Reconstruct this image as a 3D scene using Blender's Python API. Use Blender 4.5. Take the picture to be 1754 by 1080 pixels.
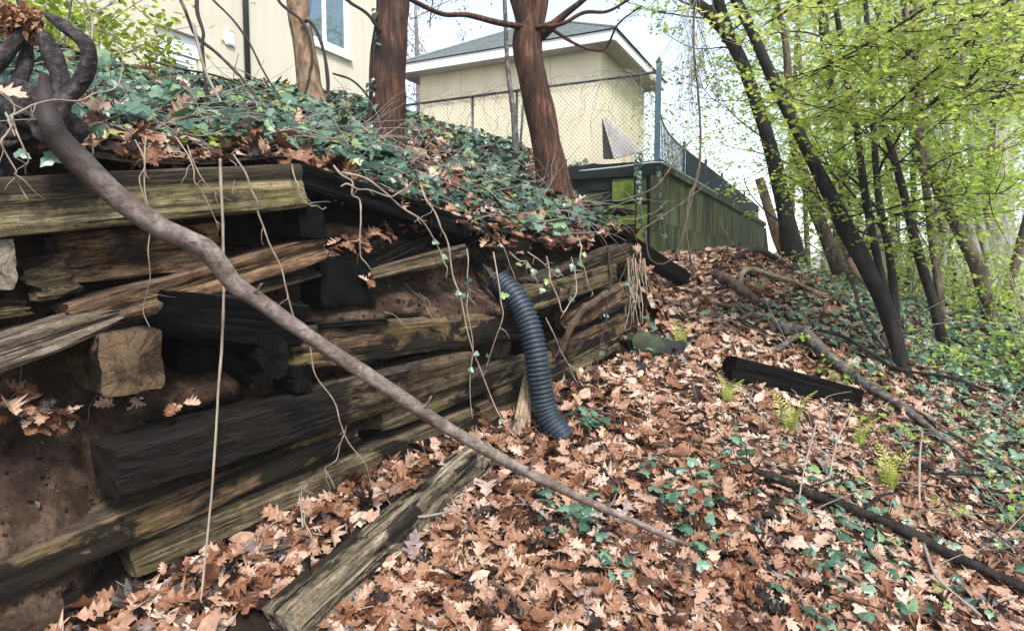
import bpy, math, random
import numpy as np
from mathutils import Vector, Matrix

# ------------------------------------------------------------------ camera, sky, sun, exposure
SC = bpy.context.scene
for o in list(bpy.data.objects):
    bpy.data.objects.remove(o)
COL = SC.collection
R = math.radians
F, CX, CY = 1100.0, 877.0, 540.0
PITCH = math.atan(90 / 1100)
EZ = 1.6
CP, SP = math.cos(PITCH), math.sin(PITCH)
cam = bpy.data.cameras.new('camera')
cam.sensor_fit = 'HORIZONTAL'
cam.sensor_width = 36
cam.lens = 36 * F / 1754
cam.clip_start = 0.05
cam.clip_end = 2000
camo = bpy.data.objects.new('camera', cam)
camo.location = (0, 0, EZ)
camo.rotation_euler = (math.pi / 2 - PITCH, 0, 0)
COL.objects.link(camo)
SC.camera = camo

SUN_EL, SUN_AZ = R(50), R(160)          # azimuth measured clockwise from +Y
world = bpy.data.worlds.new('World')
SC.world = world
world.use_nodes = True
wt = world.node_tree
wt.nodes.clear()
sky = wt.nodes.new('ShaderNodeTexSky')
sky.sky_type = 'NISHITA'
sky.sun_disc = False
sky.sun_elevation = SUN_EL
sky.sun_rotation = SUN_AZ
sky.dust_density = 1.5
sky.air_density = 1.0
hs = wt.nodes.new('ShaderNodeHueSaturation')
hs.inputs['Saturation'].default_value = 0.62
bg = wt.nodes.new('ShaderNodeBackground')
bg.inputs['Strength'].default_value = 0.092
wo = wt.nodes.new('ShaderNodeOutputWorld')
wt.links.new(sky.outputs[0], hs.inputs['Color'])
wt.links.new(hs.outputs[0], bg.inputs['Color'])
wt.links.new(bg.outputs[0], wo.inputs['Surface'])

sun = bpy.data.lights.new('sun', 'SUN')
sun.energy = 1.5
sun.angle = R(14)
sun.color = (1.0, 0.96, 0.9)
suno = bpy.data.objects.new('sun', sun)
sd = Vector((math.sin(SUN_AZ) * math.cos(SUN_EL), math.cos(SUN_AZ) * math.cos(SUN_EL), math.sin(SUN_EL)))
suno.rotation_euler = sd.to_track_quat('Z', 'Y').to_euler()
suno.location = (6, -4, 14)
COL.objects.link(suno)

SC.view_settings.view_transform = 'Standard'
SC.view_settings.look = 'None'
SC.view_settings.gamma = 1.0
SC.view_settings.exposure = 2.1
SC.view_settings.use_curve_mapping = False
SC.render.engine = 'CYCLES'
SC.cycles.max_bounces = 6
SC.cycles.transparent_max_bounces = 4

rng = np.random.default_rng(11)
random.seed(5)

# ------------------------------------------------------------------ geometry helpers
def ray(px, py):
    x = (px - CX) / F
    y = -(py - CY) / F
    return np.array((x, CP + y * SP, -SP + y * CP))

CAMP = np.array((0, 0, EZ))

def at(px, py, Y):
    d = ray(px, py)
    return CAMP + d * (Y / d[1])

W0 = np.array((-1.45, 2.4))
WD = np.array((.671, .741)); WD /= np.linalg.norm(WD)
WN = np.array((-WD[1], WD[0]))

def uv_of(x, y):
    return (x - W0[0]) * WD[0] + (y - W0[1]) * WD[1], (x - W0[0]) * WN[0] + (y - W0[1]) * WN[1]

def xy_of(u, v):
    return W0[0] + u * WD[0] + v * WN[0], W0[1] + u * WD[1] + v * WN[1]

def wall(px, py, v=0.0):
    d = ray(px, py)
    den = d[0] * WN[0] + d[1] * WN[1]
    s = (v + W0[0] * WN[0] + W0[1] * WN[1]) / den
    return CAMP + d * s

_H = rng.random((64, 64, 64))
def vnoise(x, y, z):
    x = np.asarray(x, float); y = np.asarray(y, float) + 0 * x; z = np.asarray(z, float) + 0 * x
    xi = np.floor(x).astype(int); yi = np.floor(y).astype(int); zi = np.floor(z).astype(int)
    fx = x - xi; fy = y - yi; fz = z - zi
    fx = fx * fx * (3 - 2 * fx); fy = fy * fy * (3 - 2 * fy); fz = fz * fz * (3 - 2 * fz)
    def h(a, b, c): return _H[(xi + a) & 63, (yi + b) & 63, (zi + c) & 63]
    x00 = h(0, 0, 0) * (1 - fx) + h(1, 0, 0) * fx
    x10 = h(0, 1, 0) * (1 - fx) + h(1, 1, 0) * fx
    x01 = h(0, 0, 1) * (1 - fx) + h(1, 0, 1) * fx
    x11 = h(0, 1, 1) * (1 - fx) + h(1, 1, 1) * fx
    return ((x00 * (1 - fy) + x10 * fy) * (1 - fz) + (x01 * (1 - fy) + x11 * fy) * fz) * 2 - 1

def fbm(x, y, z, o=3):
    s = 0; a = 1.0; f = 1.0
    for i in range(o):
        s = s + a * vnoise(np.asarray(x) * f + 7.3 * i, np.asarray(y) * f + 3.1 * i, np.asarray(z) * f)
        a *= .5; f *= 2
    return s

def softmin(a, b, k):
    return -k * np.logaddexp(-a / k, -b / k)

def G(x, y):
    """height of the leafy slope in front of the timber wall"""
    x = np.asarray(x, float); y = np.asarray(y, float)
    ye = softmin(y, 7.7 + 0 * y, .8) - .03 * np.maximum(y - 9, 0) ** 1.0
    ye = np.maximum(ye, -3)
    xe = softmin(x, 9 + 0 * x, 1.0)
    xe = np.maximum(xe, -6)
    z = -.778 - .185 * xe + .379 * ye
    z = z + .26 * np.exp(-((x - 3.0) ** 2 / .9 + (y - 8.0) ** 2 / 1.4)) - .30 * np.exp(-((x - 1.75) ** 2 / .5 + (y - 7.6) ** 2 / 1.6))
    v = (x - W0[0]) * WN[0] + (y - W0[1]) * WN[1]
    z = z - .09 * np.exp(-(v / .7) ** 2) * np.clip((5.6 - y) / .8, 0, 1)
    z = z + .03 * fbm(x * 1.3, y * 1.3, 0 * x, 3)
    return z

# hillside above the wall: thin plate spline through surveyed points
HP = []
def hp(px, py, Y): HP.append(tuple(at(px, py, Y)))
def hw(px, py, v): HP.append(tuple(wall(px, py, v)))
for q in [(150, 135, 4.5), (300, 160, 6), (430, 172, 7.5), (530, 190, 5.5), (660, 250, 5.1), (945, 345, 5.5), (760, 228, 8.5),
          (920, 272, 10), (600, 275, 3.9), (500, 270, 3.5), (330, 262, 3.0), (800, 330, 4.7), (740, 300, 4.4), (870, 395, 4.5),
          (985, 372, 5.3), (580, 180, 7.0), (860, 258, 9.0), (700, 262, 5.2), (880, 300, 6.5), (820, 290, 6.0), (420, 215, 4.5), (250, 200, 3.8), (60, 180, 3.3)]:
    hp(*q)
for q in [(-150, 285, .12), (0, 270, .12), (100, 268, .12), (250, 285, .12), (380, 280, .12), (510, 276, .12), (580, 305, .12), (660, 345, .12), (740, 385, .12),
          (820, 400, .12), (900, 412, .12), (1000, 410, .12), (1070, 404, .12), (900, 400, .35)]:
    hw(*q)
HP += [(-6, 9, 4.0), (-5, 13, 3.8), (-2, 13, 3.4), (-10, 10, 4.7), (-10, 18, 4.3), (-6, 5, 4.0), (-4.2, 1.2, 2.6), (-3, 1.5, 2.2), (-8, 2, 3.9), (0, 13, 3.35), (0, 18, 3.35), (-4, 20, 3.8),
       (1.2, 5.45, 1.35), (1.5, 6.2, 1.1), (1.3, 7.2, 1.6), (1.6, 8.5, 1.3), (1.9, 9.6, 1.3), (2.2, 7, .9), (3, 6, .2), (.8, 9.0, 2.5)]
HP = np.array(HP)
def tps_fit(P):
    n = len(P)
    d = np.linalg.norm(P[:, None, :2] - P[None, :, :2], axis=2)
    K = np.where(d > 0, d * d * np.log(d + 1e-12), 0) + 0.004 * np.eye(n)
    A = np.zeros((n + 3, n + 3))
    A[:n, :n] = K; A[:n, n] = 1; A[:n, n + 1:] = P[:, :2]; A[n, :n] = 1; A[n + 1:, :n] = P[:, :2].T
    return np.linalg.solve(A, np.concatenate([P[:, 2], np.zeros(3)]))
TW = tps_fit(HP)
CC = np.array((2.38, 10.5))                      # corner of the concrete wall
CS = np.array((.494, 1.0)); CS /= np.linalg.norm(CS)   # direction of its long side
CF = np.array((-2.0, 1.0)); CF /= np.linalg.norm(CF)   # direction of its front
def H(x, y):
    x = np.asarray(x, float); y = np.asarray(y, float)
    sh = x.shape
    X = x.ravel(); Y = y.ravel()
    n = len(HP)
    out = np.full(X.shape, TW[n]) + TW[n + 1] * X + TW[n + 2] * Y
    for i in range(n):
        d2 = (X - HP[i, 0]) ** 2 + (Y - HP[i, 1]) ** 2
        out += TW[i] * .5 * d2 * np.log(d2 + 1e-12)
    a = (X - CC[0]) * CF[0] + (Y - CC[1]) * CF[1]       # along front, leftwards
    b = (X - CC[0]) * CS[0] + (Y - CC[1]) * CS[1]       # along side, backwards
    out = np.clip(out, -1.5, 5.2)
    yard = (a > .12) & (b > .12)
    far = np.clip((b - .12) / 1.5, 0, 1) * np.clip((7 - a) / 2.5, 0, 1)
    out = np.where(yard, np.where(a < 1.9, 3.26, out * (1 - far) + 3.3 * far), out)
    out = np.where((a <= .12) & (Y > 9.5), -1.5, out)
    out += .035 * fbm(X * 1.7, Y * 1.7, 0 * X + 4, 3)
    return out.reshape(sh)

def surf(x, y):
    u, v = uv_of(x, y)
    return np.where(v > .12, np.maximum(H(x, y), G(x, y)), G(x, y))

def on_ground(px, py, fn=None):
    fn = fn or (lambda x, y: float(G(x, y)))
    d = ray(px, py); t = 1.0
    while t < 40:
        p = CAMP + d * t
        if p[2] < fn(p[0], p[1]): return p
        t += .02
    return CAMP + d * 12

# ------------------------------------------------------------------ object helpers
def tag(o, label=None, cat=None, group=None, kind=None):
    if label: o['label'] = label
    if cat: o['category'] = cat
    if group: o['group'] = group
    if kind: o['kind'] = kind
    return o

def empty(name, loc, label=None, cat=None, group=None):
    o = bpy.data.objects.new(name, None)
    o.empty_display_size = .1
    o.location = loc
    COL.objects.link(o)
    return tag(o, label, cat, group)

def link(name, me, mat=None, parent=None, M=None):
    if mat is not None and not me.materials: me.materials.append(mat)
    o = bpy.data.objects.new(name, me)
    COL.objects.link(o)
    if M is None: M = Matrix.Identity(4)
    if parent is not None:
        o.parent = parent
        root = Vector((0, 0, 0)); p = parent
        acc = Matrix.Identity(4)
        while p is not None:
            acc = p.matrix_basis @ acc
            p = p.parent
        M = acc.inverted() @ M
    o.matrix_basis = M
    return o

def mesh_np(verts, faces, smooth=True, tint=None, sharp=None):
    """verts (n,3), faces list of (m,k) int arrays"""
    me = bpy.data.meshes.new('m')
    verts = np.asarray(verts, np.float32)
    if isinstance(faces, np.ndarray): faces = [faces]
    faces = [np.asarray(f, np.int32) for f in faces if len(f)]
    loops = np.concatenate([f.ravel() for f in faces])
    tot = np.concatenate([np.full(len(f), f.shape[1], np.int32) for f in faces])
    start = np.concatenate([[0], np.cumsum(tot)[:-1]]).astype(np.int32)
    me.vertices.add(len(verts)); me.vertices.foreach_set('co', verts.ravel())
    me.loops.add(len(loops)); me.loops.foreach_set('vertex_index', loops)
    me.polygons.add(len(tot)); me.polygons.foreach_set('loop_start', start)
    me.update(calc_edges=True)
    me.validate()
    me.polygons.foreach_set('use_smooth', np.full(len(me.polygons), smooth, bool))
    if tint is not None:
        a = me.attributes.new('tint', 'FLOAT', 'POINT')
        a.data.foreach_set('value', np.asarray(tint, np.float32))
    if sharp: me.set_sharp_from_angle(angle=R(sharp))
    return me

class MB:
    """collects simple solids into one mesh"""
    def __init__(s): s.v = []; s.q = []; s.n = 0
    def box(s, lo, hi, M=None):
        x0, y0, z0 = lo; x1, y1, z1 = hi
        p = [(x0, y0, z0), (x1, y0, z0), (x1, y1, z0), (x0, y1, z0), (x0, y0, z1), (x1, y0, z1), (x1, y1, z1), (x0, y1, z1)]
        if M is not None: p = [tuple(M @ Vector(a)) for a in p]
        k = s.n; s.v += p; s.n += 8
        s.q += [[k + i for i in f] for f in ((0, 3, 2, 1), (4, 5, 6, 7), (0, 1, 5, 4), (1, 2, 6, 5), (2, 3, 7, 6), (3, 0, 4, 7))]
        return s
    def poly(s, pts, *faces):
        k = s.n; s.v += [tuple(p) for p in pts]; s.n += len(pts)
        s.q += [[k + i for i in f] for f in faces]
        return s
    def bar(s, a, b, r, sides=4):
        a = Vector(a); b = Vector(b); d = (b - a)
        if d.length < 1e-6: return s
        q = d.to_track_quat('Z', 'Y'); k = s.n
        for e in (a, b):
            for i in range(sides):
                t = 2 * math.pi * i / sides
                s.v.append(tuple(e + q @ Vector((r * math.cos(t), r * math.sin(t), 0))))
        s.n += 2 * sides
        for i in range(sides):
            j = (i + 1) % sides
            s.q.append([k + i, k + j, k + sides + j, k + sides + i])
        s.q.append([k + i for i in range(sides)][::-1]); s.q.append([k + sides + i for i in range(sides)])
        return s
    def mesh(s, smooth=False, bevel=0):
        me = bpy.data.meshes.new('m')
        me.from_pydata(s.v, [], s.q)
        if smooth:
            for p in me.polygons: p.use_smooth = True
        me.update()
        return me

def catmull(P, n):
    P = np.asarray(P, float)
    if len(P) == 2: P = np.array([P[0], P[0] * .67 + P[1] * .33, P[0] * .33 + P[1] * .67, P[1]])
    Q = np.vstack([2 * P[0] - P[1], P, 2 * P[-1] - P[-2]])
    out = []
    m = len(P) - 1
    for t in np.linspace(0, m, n):
        i = min(int(t), m - 1); f = t - i
        a, b, c, d = Q[i], Q[i + 1], Q[i + 2], Q[i + 3]
        out.append(.5 * (2 * b + (c - a) * f + (2 * a - 5 * b + 4 * c - d) * f * f + (-a + 3 * b - 3 * c + d) * f ** 3))
    return np.array(out)

def tube_arrays(P, rad, sides=8, n=None, bump=0.0, bfreq=9.0, seed=0.0, cap=True):
    """P (k,3) control points, rad (k,) radii"""
    P = np.asarray(P, float); rad = np.asarray(rad, float)
    k = len(P)
    n = n or max(4, (k - 1) * 5)
    A = catmull(np.column_stack([P, rad]), n)
    C = A[:, :3]; r = np.maximum(A[:, 3], .0006)
    T = np.gradient(C, axis=0); T /= np.linalg.norm(T, axis=1)[:, None] + 1e-12
    ref = np.array((.31, .17, .94)); ref = ref - T[0] * ref.dot(T[0])
    if np.linalg.norm(ref) < .2: ref = np.array((1., 0, 0)) - T[0] * T[0][0]
    U = np.zeros_like(C); u = ref / np.linalg.norm(ref)
    for i in range(n):
        u = u - T[i] * u.dot(T[i]); u /= np.linalg.norm(u); U[i] = u
    V = np.cross(T, U)
    th = np.linspace(0, 2 * np.pi, sides, endpoint=False)
    rr = r[:, None] * np.ones(sides)
    if bump:
        s = np.concatenate([[0], np.cumsum(np.linalg.norm(np.diff(C, axis=0), axis=1))])
        rr = rr * (1 + bump * fbm(np.cos(th)[None] * 1.3 + seed + 0 * rr, np.sin(th)[None] * 1.3 + 0 * rr, s[:, None] * bfreq + 0 * rr, 2))
    v = C[:, None] + rr[..., None] * (np.cos(th)[None, :, None] * U[:, None] + np.sin(th)[None, :, None] * V[:, None])
    v = v.reshape(-1, 3)
    i = np.arange(n - 1)[:, None] * sides; j = np.arange(sides)[None]
    q = np.stack([i + j, i + (j + 1) % sides, i + sides + (j + 1) % sides, i + sides + j], -1).reshape(-1, 4)
    tri = np.zeros((0, 3), int)
    if cap:
        a = len(v); v = np.vstack([v, C[0], C[-1]])
        jj = np.arange(sides)
        tri = np.vstack([np.stack([np.full(sides, a), (jj + 1) % sides, jj], -1),
                         np.stack([np.full(sides, a + 1), (n - 1) * sides + jj, (n - 1) * sides + (jj + 1) % sides], -1)])
    return v, q, tri

def tubes_mesh(lst):
    V = []; Q = []; T = []; k = 0
    for v, q, t in lst:
        V.append(v); Q.append(q + k); T.append(t + k); k += len(v)
    return mesh_np(np.vstack(V), [np.vstack(Q), np.vstack(T)])

def pxtube(pts, sides=8, **kw):
    """pts: (px,py,depth,width in px)"""
    P = [at(a, b, Y) for a, b, Y, w in pts]
    r = [.5 * w * Y / F for a, b, Y, w in pts]
    return tube_arrays(P, r, sides, **kw)

# ------------------------------------------------------------------ materials
class NT:
    def __init__(s, name):
        s.m = bpy.data.materials.new(name); s.m.use_nodes = True
        s.t = s.m.node_tree; s.t.nodes.clear()
    def n(s, typ, **kw):
        nd = s.t.nodes.new('ShaderNode' + typ)
        for k, v in kw.items(): setattr(nd, k, v)
        return nd
    def l(s, a, b): s.t.links.new(a, b)
    def set(s, nd, **kw):
        for k, v in kw.items(): nd.inputs[k.replace('_', ' ')].default_value = v
        return nd
    def ramp(s, src, stops):
        r = s.n('ValToRGB'); e = r.color_ramp.elements
        while len(e) > 2: e.remove(e[-1])
        for i, (p, c) in enumerate(stops):
            if i >= 2: e.new(p)
            e[i].position = p
            e[i].color = (*c, 1) if isinstance(c, tuple) else (c, c, c, 1)
        s.l(src, r.inputs[0]); return r.outputs[0]
    def noise(s, vec, scale, detail=4, rough=.55, dist=0):
        nd = s.n('TexNoise'); s.set(nd, Scale=scale, Detail=detail, Roughness=rough, Distortion=dist)
        if vec is not None: s.l(vec, nd.inputs['Vector'])
        return nd.outputs['Fac']
    def mix(s, fac, a, b, mode='MIX'):
        nd = s.n('Mix', data_type='RGBA', blend_type=mode)
        for v, i in ((fac, 0), (a, 6), (b, 7)):
            if isinstance(v, (int, float)): nd.inputs[i].default_value = v
            elif isinstance(v, tuple): nd.inputs[i].default_value = (*v, 1)
            else: s.l(v, nd.inputs[i])
        return nd.outputs[2]
    def math(s, op, a, b=0.0):
        nd = s.n('Math', operation=op)
        for v, i in ((a, 0), (b, 1)):
            if isinstance(v, (int, float)): nd.inputs[i].default_value = v
            else: s.l(v, nd.inputs[i])
        return nd.outputs[0]
    def vmath(s, op, a, b):
        nd = s.n('VectorMath', operation=op)
        for v, i in ((a, 0), (b, 1)):
            if isinstance(v, tuple): nd.inputs[i].default_value = v
            else: s.l(v, nd.inputs[i])
        return nd.outputs[0]
    def coords(s, var=True):
        tc = s.n('TexCoord')
        out = tc.outputs['Object']
        if var:
            oi = s.n('ObjectInfo')
            k = s.math('MULTIPLY', oi.outputs['Random'], 37.0)
            out = s.vmath('ADD', out, k)
        s.tc = tc
        return out
    def out(s, color, rough=.8, bump=None, bstr=.5, bdist=.02, spec=.3, transl=None):
        p = s.n('BsdfPrincipled')
        if isinstance(color, tuple): p.inputs['Base Color'].default_value = (*color, 1)
        else: s.l(color, p.inputs['Base Color'])
        if isinstance(rough, (int, float)): p.inputs['Roughness'].default_value = rough
        else: s.l(rough, p.inputs['Roughness'])
        p.inputs['Specular IOR Level'].default_value = spec
        if bump is not None:
            b = s.n('Bump'); s.set(b, Strength=bstr, Distance=bdist); s.l(bump, b.inputs['Height']); s.l(b.outputs[0], p.inputs['Normal'])
        sh = p.outputs[0]
        if transl:
            t = s.n('BsdfTranslucent')
            if isinstance(color, tuple): t.inputs[0].default_value = (*color, 1)
            else: s.l(color, t.inputs[0])
            mx = s.n('MixShader'); mx.inputs[0].default_value = transl
            s.l(sh, mx.inputs[1]); s.l(t.outputs[0], mx.inputs[2]); sh = mx.outputs[0]
        o = s.n('OutputMaterial'); s.l(sh, o.inputs['Surface'])
        s.p = p
        return s.m

def wood_mat(name, dark, mid, light, moss=(.12, .11, .035), moss_amt=.4, black_amt=.3, crack=.6, topstain=None, rough=.8, spec=.25, grain=1.0, bstr=.7, charx=None, edge=None, dust_light=.55):
    n = NT(name)
    c = n.coords()
    st = n.vmath('MULTIPLY', c, (2.2 * grain, 30 * grain, 30 * grain))
    g = n.noise(st, 1.0, 9, .68, .25)
    col = n.ramp(g, [(.30, dark), (.5, mid), (.72, light)])
    fine = n.noise(n.vmath('MULTIPLY', c, (11, 210, 210)), 1.0, 6, .75)
    col = n.mix(.85, col, n.ramp(fine, [(.38, .12), (.56, 1.15)]), 'MULTIPLY')
    spk = n.noise(c, 85, 3, .6)
    col = n.mix(.6, col, n.ramp(spk, [(.33, .2), (.45, 1.05)]), 'MULTIPLY')
    iso = n.noise(c, 16, 6, .7)
    col = n.mix(.8, col, n.ramp(iso, [(.34, .45), (.55, 1.05), (.72, 1.5)]), 'MULTIPLY')
    # moss and algae in patches
    pm = n.noise(n.vmath('MULTIPLY', c, (2.2, 5, 5)), 1.0, 5, .6, .4)
    col = n.mix(n.math('MULTIPLY', n.ramp(pm, [(.48 , 0.0), (.62, 1.0)]), moss_amt), col, moss)
    # creosote and char
    pb = n.noise(n.vmath('MULTIPLY', c, (1.7, 3.5, 3.5)), 1.3, 5, .65, .3)
    bl = n.ramp(pb, [(.60 - .25 * black_amt, 0.0), (.645 - .25 * black_amt, 1.0)])
    col = n.mix(n.math('MULTIPLY', bl, min(.92, .55 + black_amt)), col, (.005, .0045, .0042))
    # splits along the grain
    cr = n.noise(n.vmath('MULTIPLY', c, (1.3, 36, 36)), 1.0, 5, .72, .9)
    cm = n.ramp(cr, [(.385, 1.0), (.425, 0.0)])
    col = n.mix(n.math('MULTIPLY', cm, crack), col, (.008, .007, .006))
    tc = n.tc
    if topstain:
        sx = n.n('SeparateXYZ'); n.l(tc.outputs['Object'], sx.inputs[0])
        w = n.math('ADD', sx.outputs[2], n.math('MULTIPLY', n.math('SUBTRACT', pm, .5), .12))
        w = n.math('DIVIDE', n.math('SUBTRACT', w, topstain), .02)
        w = n.n('Clamp'); 
        w0 = n.math('ADD', sx.outputs[2], n.math('MULTIPLY', n.math('SUBTRACT', pm, .5), .12))
        n.l(n.math('DIVIDE', n.math('SUBTRACT', w0, topstain), .015), w.inputs[0])
        col = n.mix(n.math('MULTIPLY', w.outputs[0], .88), col, n.mix(n.ramp(fine, [(.4, 0.0), (.6, 1.0)]), (.008, .006, .005), (.034, .027, .021)))
    # end grain
    sn = n.n('SeparateXYZ'); n.l(tc.outputs['Normal'], sn.inputs[0])
    e = n.ramp(n.math('ABSOLUTE', sn.outputs[0]), [(.6, 0.0), (.85, 1.0)])
    so = n.vmath('MULTIPLY', c, (.001, 1, 1))
    ln = n.n('VectorMath', operation='LENGTH'); n.l(n.vmath('ADD', n.vmath('MULTIPLY', tc.outputs['Object'], (0, 1, 1)), (0, -.1, .09)), ln.inputs[0])
    ri = n.math('SINE', n.math('ADD', n.math('MULTIPLY', ln.outputs['Value'], 640.0), n.math('MULTIPLY', n.noise(c, 6, 5, .7), 40.0)))
    ecol = n.mix(n.math('ADD', n.math('MULTIPLY', ri, .13), .45), mid, light)
    ecol = n.mix(n.ramp(n.noise(c, 7, 5, .7), [(.45, 0.0), (.6, .85)]), ecol, dark)
    vo = n.n('TexVoronoi', feature='DISTANCE_TO_EDGE'); n.set(vo, Scale=7.0); n.l(n.vmath('ADD', c, n.math('MULTIPLY', n.noise(c, 12, 3), .08)), vo.inputs['Vector'])
    ecol = n.mix(n.ramp(vo.outputs['Distance'], [(.006, .6), (.022, 0.0)]), ecol, (.006, .005, .004))
    col = n.mix(n.math('MULTIPLY', e, .85), col, ecol)
    ge = n.n('NewGeometry')
    pt = n.ramp(ge.outputs['Pointiness'], [(.515, 0.0), (.56, 1.0)])
    col = n.mix(n.math('MULTIPLY', pt, .45 if edge is None else edge), col, light)
    # dusty crumbs on upward faces, also painting the tops as if lit
    sp = n.n('SeparateXYZ'); n.l(tc.outputs['Normal'], sp.inputs[0])
    du = n.math('MULTIPLY', n.ramp(sp.outputs[2], [(.55, 0.0), (.85, 1.0)]), n.ramp(iso, [(.36, .15), (.6, 1.0)]))
    col = n.mix(n.math('MULTIPLY', du, dust_light), col, (.105, .078, .062))
    if charx:
        sx = n.n('SeparateXYZ'); n.l(tc.outputs['Object'], sx.inputs[0])
        w0 = n.math('ADD', sx.outputs[0], n.math('MULTIPLY', n.math('SUBTRACT', pb, .5), 1.6))
        w = n.n('Clamp'); n.l(n.math('DIVIDE', n.math('SUBTRACT', charx, w0), .12), w.inputs[0])
        col = n.mix(n.math('MULTIPLY', w.outputs[0], .93), col, n.mix(n.ramp(fine, [(.45, 0.0), (.65, 1.0)]), (.002, .0018, .0018), (.019, .017, .0155)))
    h = n.math('ADD', n.math('SUBTRACT', n.math('ADD', g, n.math('MULTIPLY', fine, .4)), n.math('MULTIPLY', cm, .9)), n.math('MULTIPLY', iso, .35))
    return n.out(col, rough, h, bstr, .012, spec)

def bark_mat(name, dark, mid, light, sc=(9, 9, 2.2), rough=.85, patch=None, patch_amt=.5, bstr=.8, bdist=.02):
    n = NT(name)
    c = n.coords()
    g = n.noise(n.vmath('MULTIPLY', c, sc), 3.0, 7, .65, .5)
    col = n.ramp(g, [(.32, dark), (.5, mid), (.7, light)])
    if patch:
        pm = n.noise(c, 2.4, 5, .6)
        col = n.mix(n.math('MULTIPLY', n.ramp(pm, [(.5, 0.0), (.62, 1.0)]), patch_amt), col, patch)
    return n.out(col, rough, g, bstr, bdist, .25)

def leaf_mat(name, stops, rough=.5, spec=.35, transl=.25, vein=.25):
    n = NT(name)
    a = n.n('Attribute', attribute_name='tint')
    col = n.ramp(a.outputs['Fac'], stops)
    c = n.coords(False)
    v = n.noise(c, 38, 3, .6)
    col = n.mix(vein, col, n.ramp(v, [(.35, .45), (.65, 1.25)]), 'MULTIPLY')
    return n.out(col, rough, None, spec=spec, transl=transl)

def plain_mat(name, col, rough=.6, spec=.4, metal=0, var=.15, scale=6, bump=0.0, transl=None):
    n = NT(name)
    c = n.coords()
    f = n.noise(c, scale, 5, .6)
    k = n.mix(1.0, col, n.ramp(f, [(.3, 1 - var), (.7, 1 + var * .4)]), 'MULTIPLY')
    m = n.out(k, rough, f if bump else None, bump, .01, spec, transl)
    n.p.inputs['Metallic'].default_value = metal
    return m

M = {}
M['wood_olive'] = wood_mat('weathered_olive_wood', (.012, .009, .0055), (.088, .067, .040), (.23, .185, .115), (.115, .098, .036), .35, .38, .9, spec=.1)
M['wood_olive_top'] = wood_mat('weathered_olive_wood_dark_top', (.028, .021, .012), (.15, .122, .068), (.30, .252, .15), (.165, .145, .055), .38, .2, .9, -.072, spec=.1)
M['wood_brown'] = wood_mat('rotting_brown_wood', (.009, .0055, .004), (.072, .045, .026), (.20, .135, .082), (.15, .115, .045), .4, .48, .9, spec=.1)
M['wood_rot'] = wood_mat('crumbling_orange_brown_wood', (.012, .007, .0045), (.125, .074, .042), (.31, .21, .13), (.10, .075, .03), .2, .2, .95, grain=.8, spec=.1)
M['wood_black'] = wood_mat('charred_wood_and_gap_black', (.001, .001, .001), (.0028, .0026, .0026), (.012, .011, .0105), (.006, .006, .004), .2, .6, .7, rough=.9, spec=.05, dust_light=.22, edge=.35)  # charred wood, and the black fillers set into shaded gaps
M['wood_char'] = wood_mat('dark_wood_charred_at_one_end', (.009, .0065, .004), (.062, .044, .028), (.17, .128, .086), (.10, .085, .034), .35, .42, .9, rough=.85, spec=.08, charx=1.05)
M['wood_dark'] = wood_mat('dark_wet_wood', (.0045, .003, .002), (.034, .024, .016), (.115, .084, .058), (.08, .068, .028), .38, .5, .9, rough=.85, spec=.08)
M['wood_grey'] = wood_mat('bleached_grey_wood', (.03, .022, .016), (.14, .11, .083), (.31, .27, .22), (.12, .11, .05), .25, .2, .85, grain=.9, spec=.1)
M['wood_log'] = wood_mat('yellowed_decayed_wood', (.010, .008, .006), (.19, .155, .105), (.46, .40, .30), (.17, .135, .055), .10, .35, 1.0, grain=.6, bstr=1.0, spec=.1, dust_light=.05)
M['board'] = wood_mat('pale_tan_board', (.14, .10, .06), (.30, .22, .145), (.40, .31, .21), (.2, .17, .08), .2, .02, .15, bstr=.2)
M['bark_red'] = bark_mat('reddish_brown_bark', (.008, .004, .003), (.050, .022, .013), (.14, .072, .043), (11, 11, 1.6), patch=(.010, .006, .006), patch_amt=.7)
M['bark_tan'] = bark_mat('tan_bark', (.045, .028, .017), (.17, .11, .065), (.31, .23, .15), (6, 6, 3), patch=(.22, .20, .15), patch_amt=.5)
n = NT('smooth_grey_brown_bark'); c = n.coords()
g = n.noise(n.vmath('MULTIPLY', c, (7, 7, 7)), 3.0, 7, .65, .5); g2 = n.noise(n.vmath('MULTIPLY', c, (60, 60, 60)), 1.0, 4, .6)
col = n.ramp(g, [(.3, (.075, .056, .046)), (.5, (.145, .115, .098)), (.7, (.24, .205, .182))])
col = n.mix(.45, col, n.ramp(g2, [(.36, .3), (.5, 1.0)]), 'MULTIPLY')
lt_ = n.noise(n.vmath('MULTIPLY', c, (26, 26, 140)), 1.0, 3, .6, .4)
col = n.mix(.75, col, n.ramp(lt_, [(.34, .2), (.42, 1.0)]), 'MULTIPLY')
sp_ = n.noise(c, 4.5, 4, .6)
col = n.mix(n.math('MULTIPLY', n.ramp(sp_, [(.5, 0.0), (.6, 1.0)]), .6), col, (.055, .034, .024))
sz_ = n.n('SeparateXYZ'); n.l(n.tc.outputs['Object'], sz_.inputs[0])
col = n.mix(n.math('MULTIPLY', n.ramp(n.math('SUBTRACT', sz_.outputs[2], 1.0), [(.80, 0.0), (.98, 1.0)]), .85), col, (.012, .010, .0095))
M['bark_pole'] = n.out(col, .62, n.math('ADD', g, g2), .4, .006, .25)
M['bark_root'] = bark_mat('dark_grey_bark', (.006, .005, .005), (.026, .021, .021), (.11, .09, .085), (14, 14, 14), .7, bstr=1.0)
M['bark_dark'] = bark_mat('dark_bark', (.003, .002, .002), (.010, .0075, .0065), (.034, .026, .022), (7, 7, 2.0), patch=(.03, .028, .017), patch_amt=.4)
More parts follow.
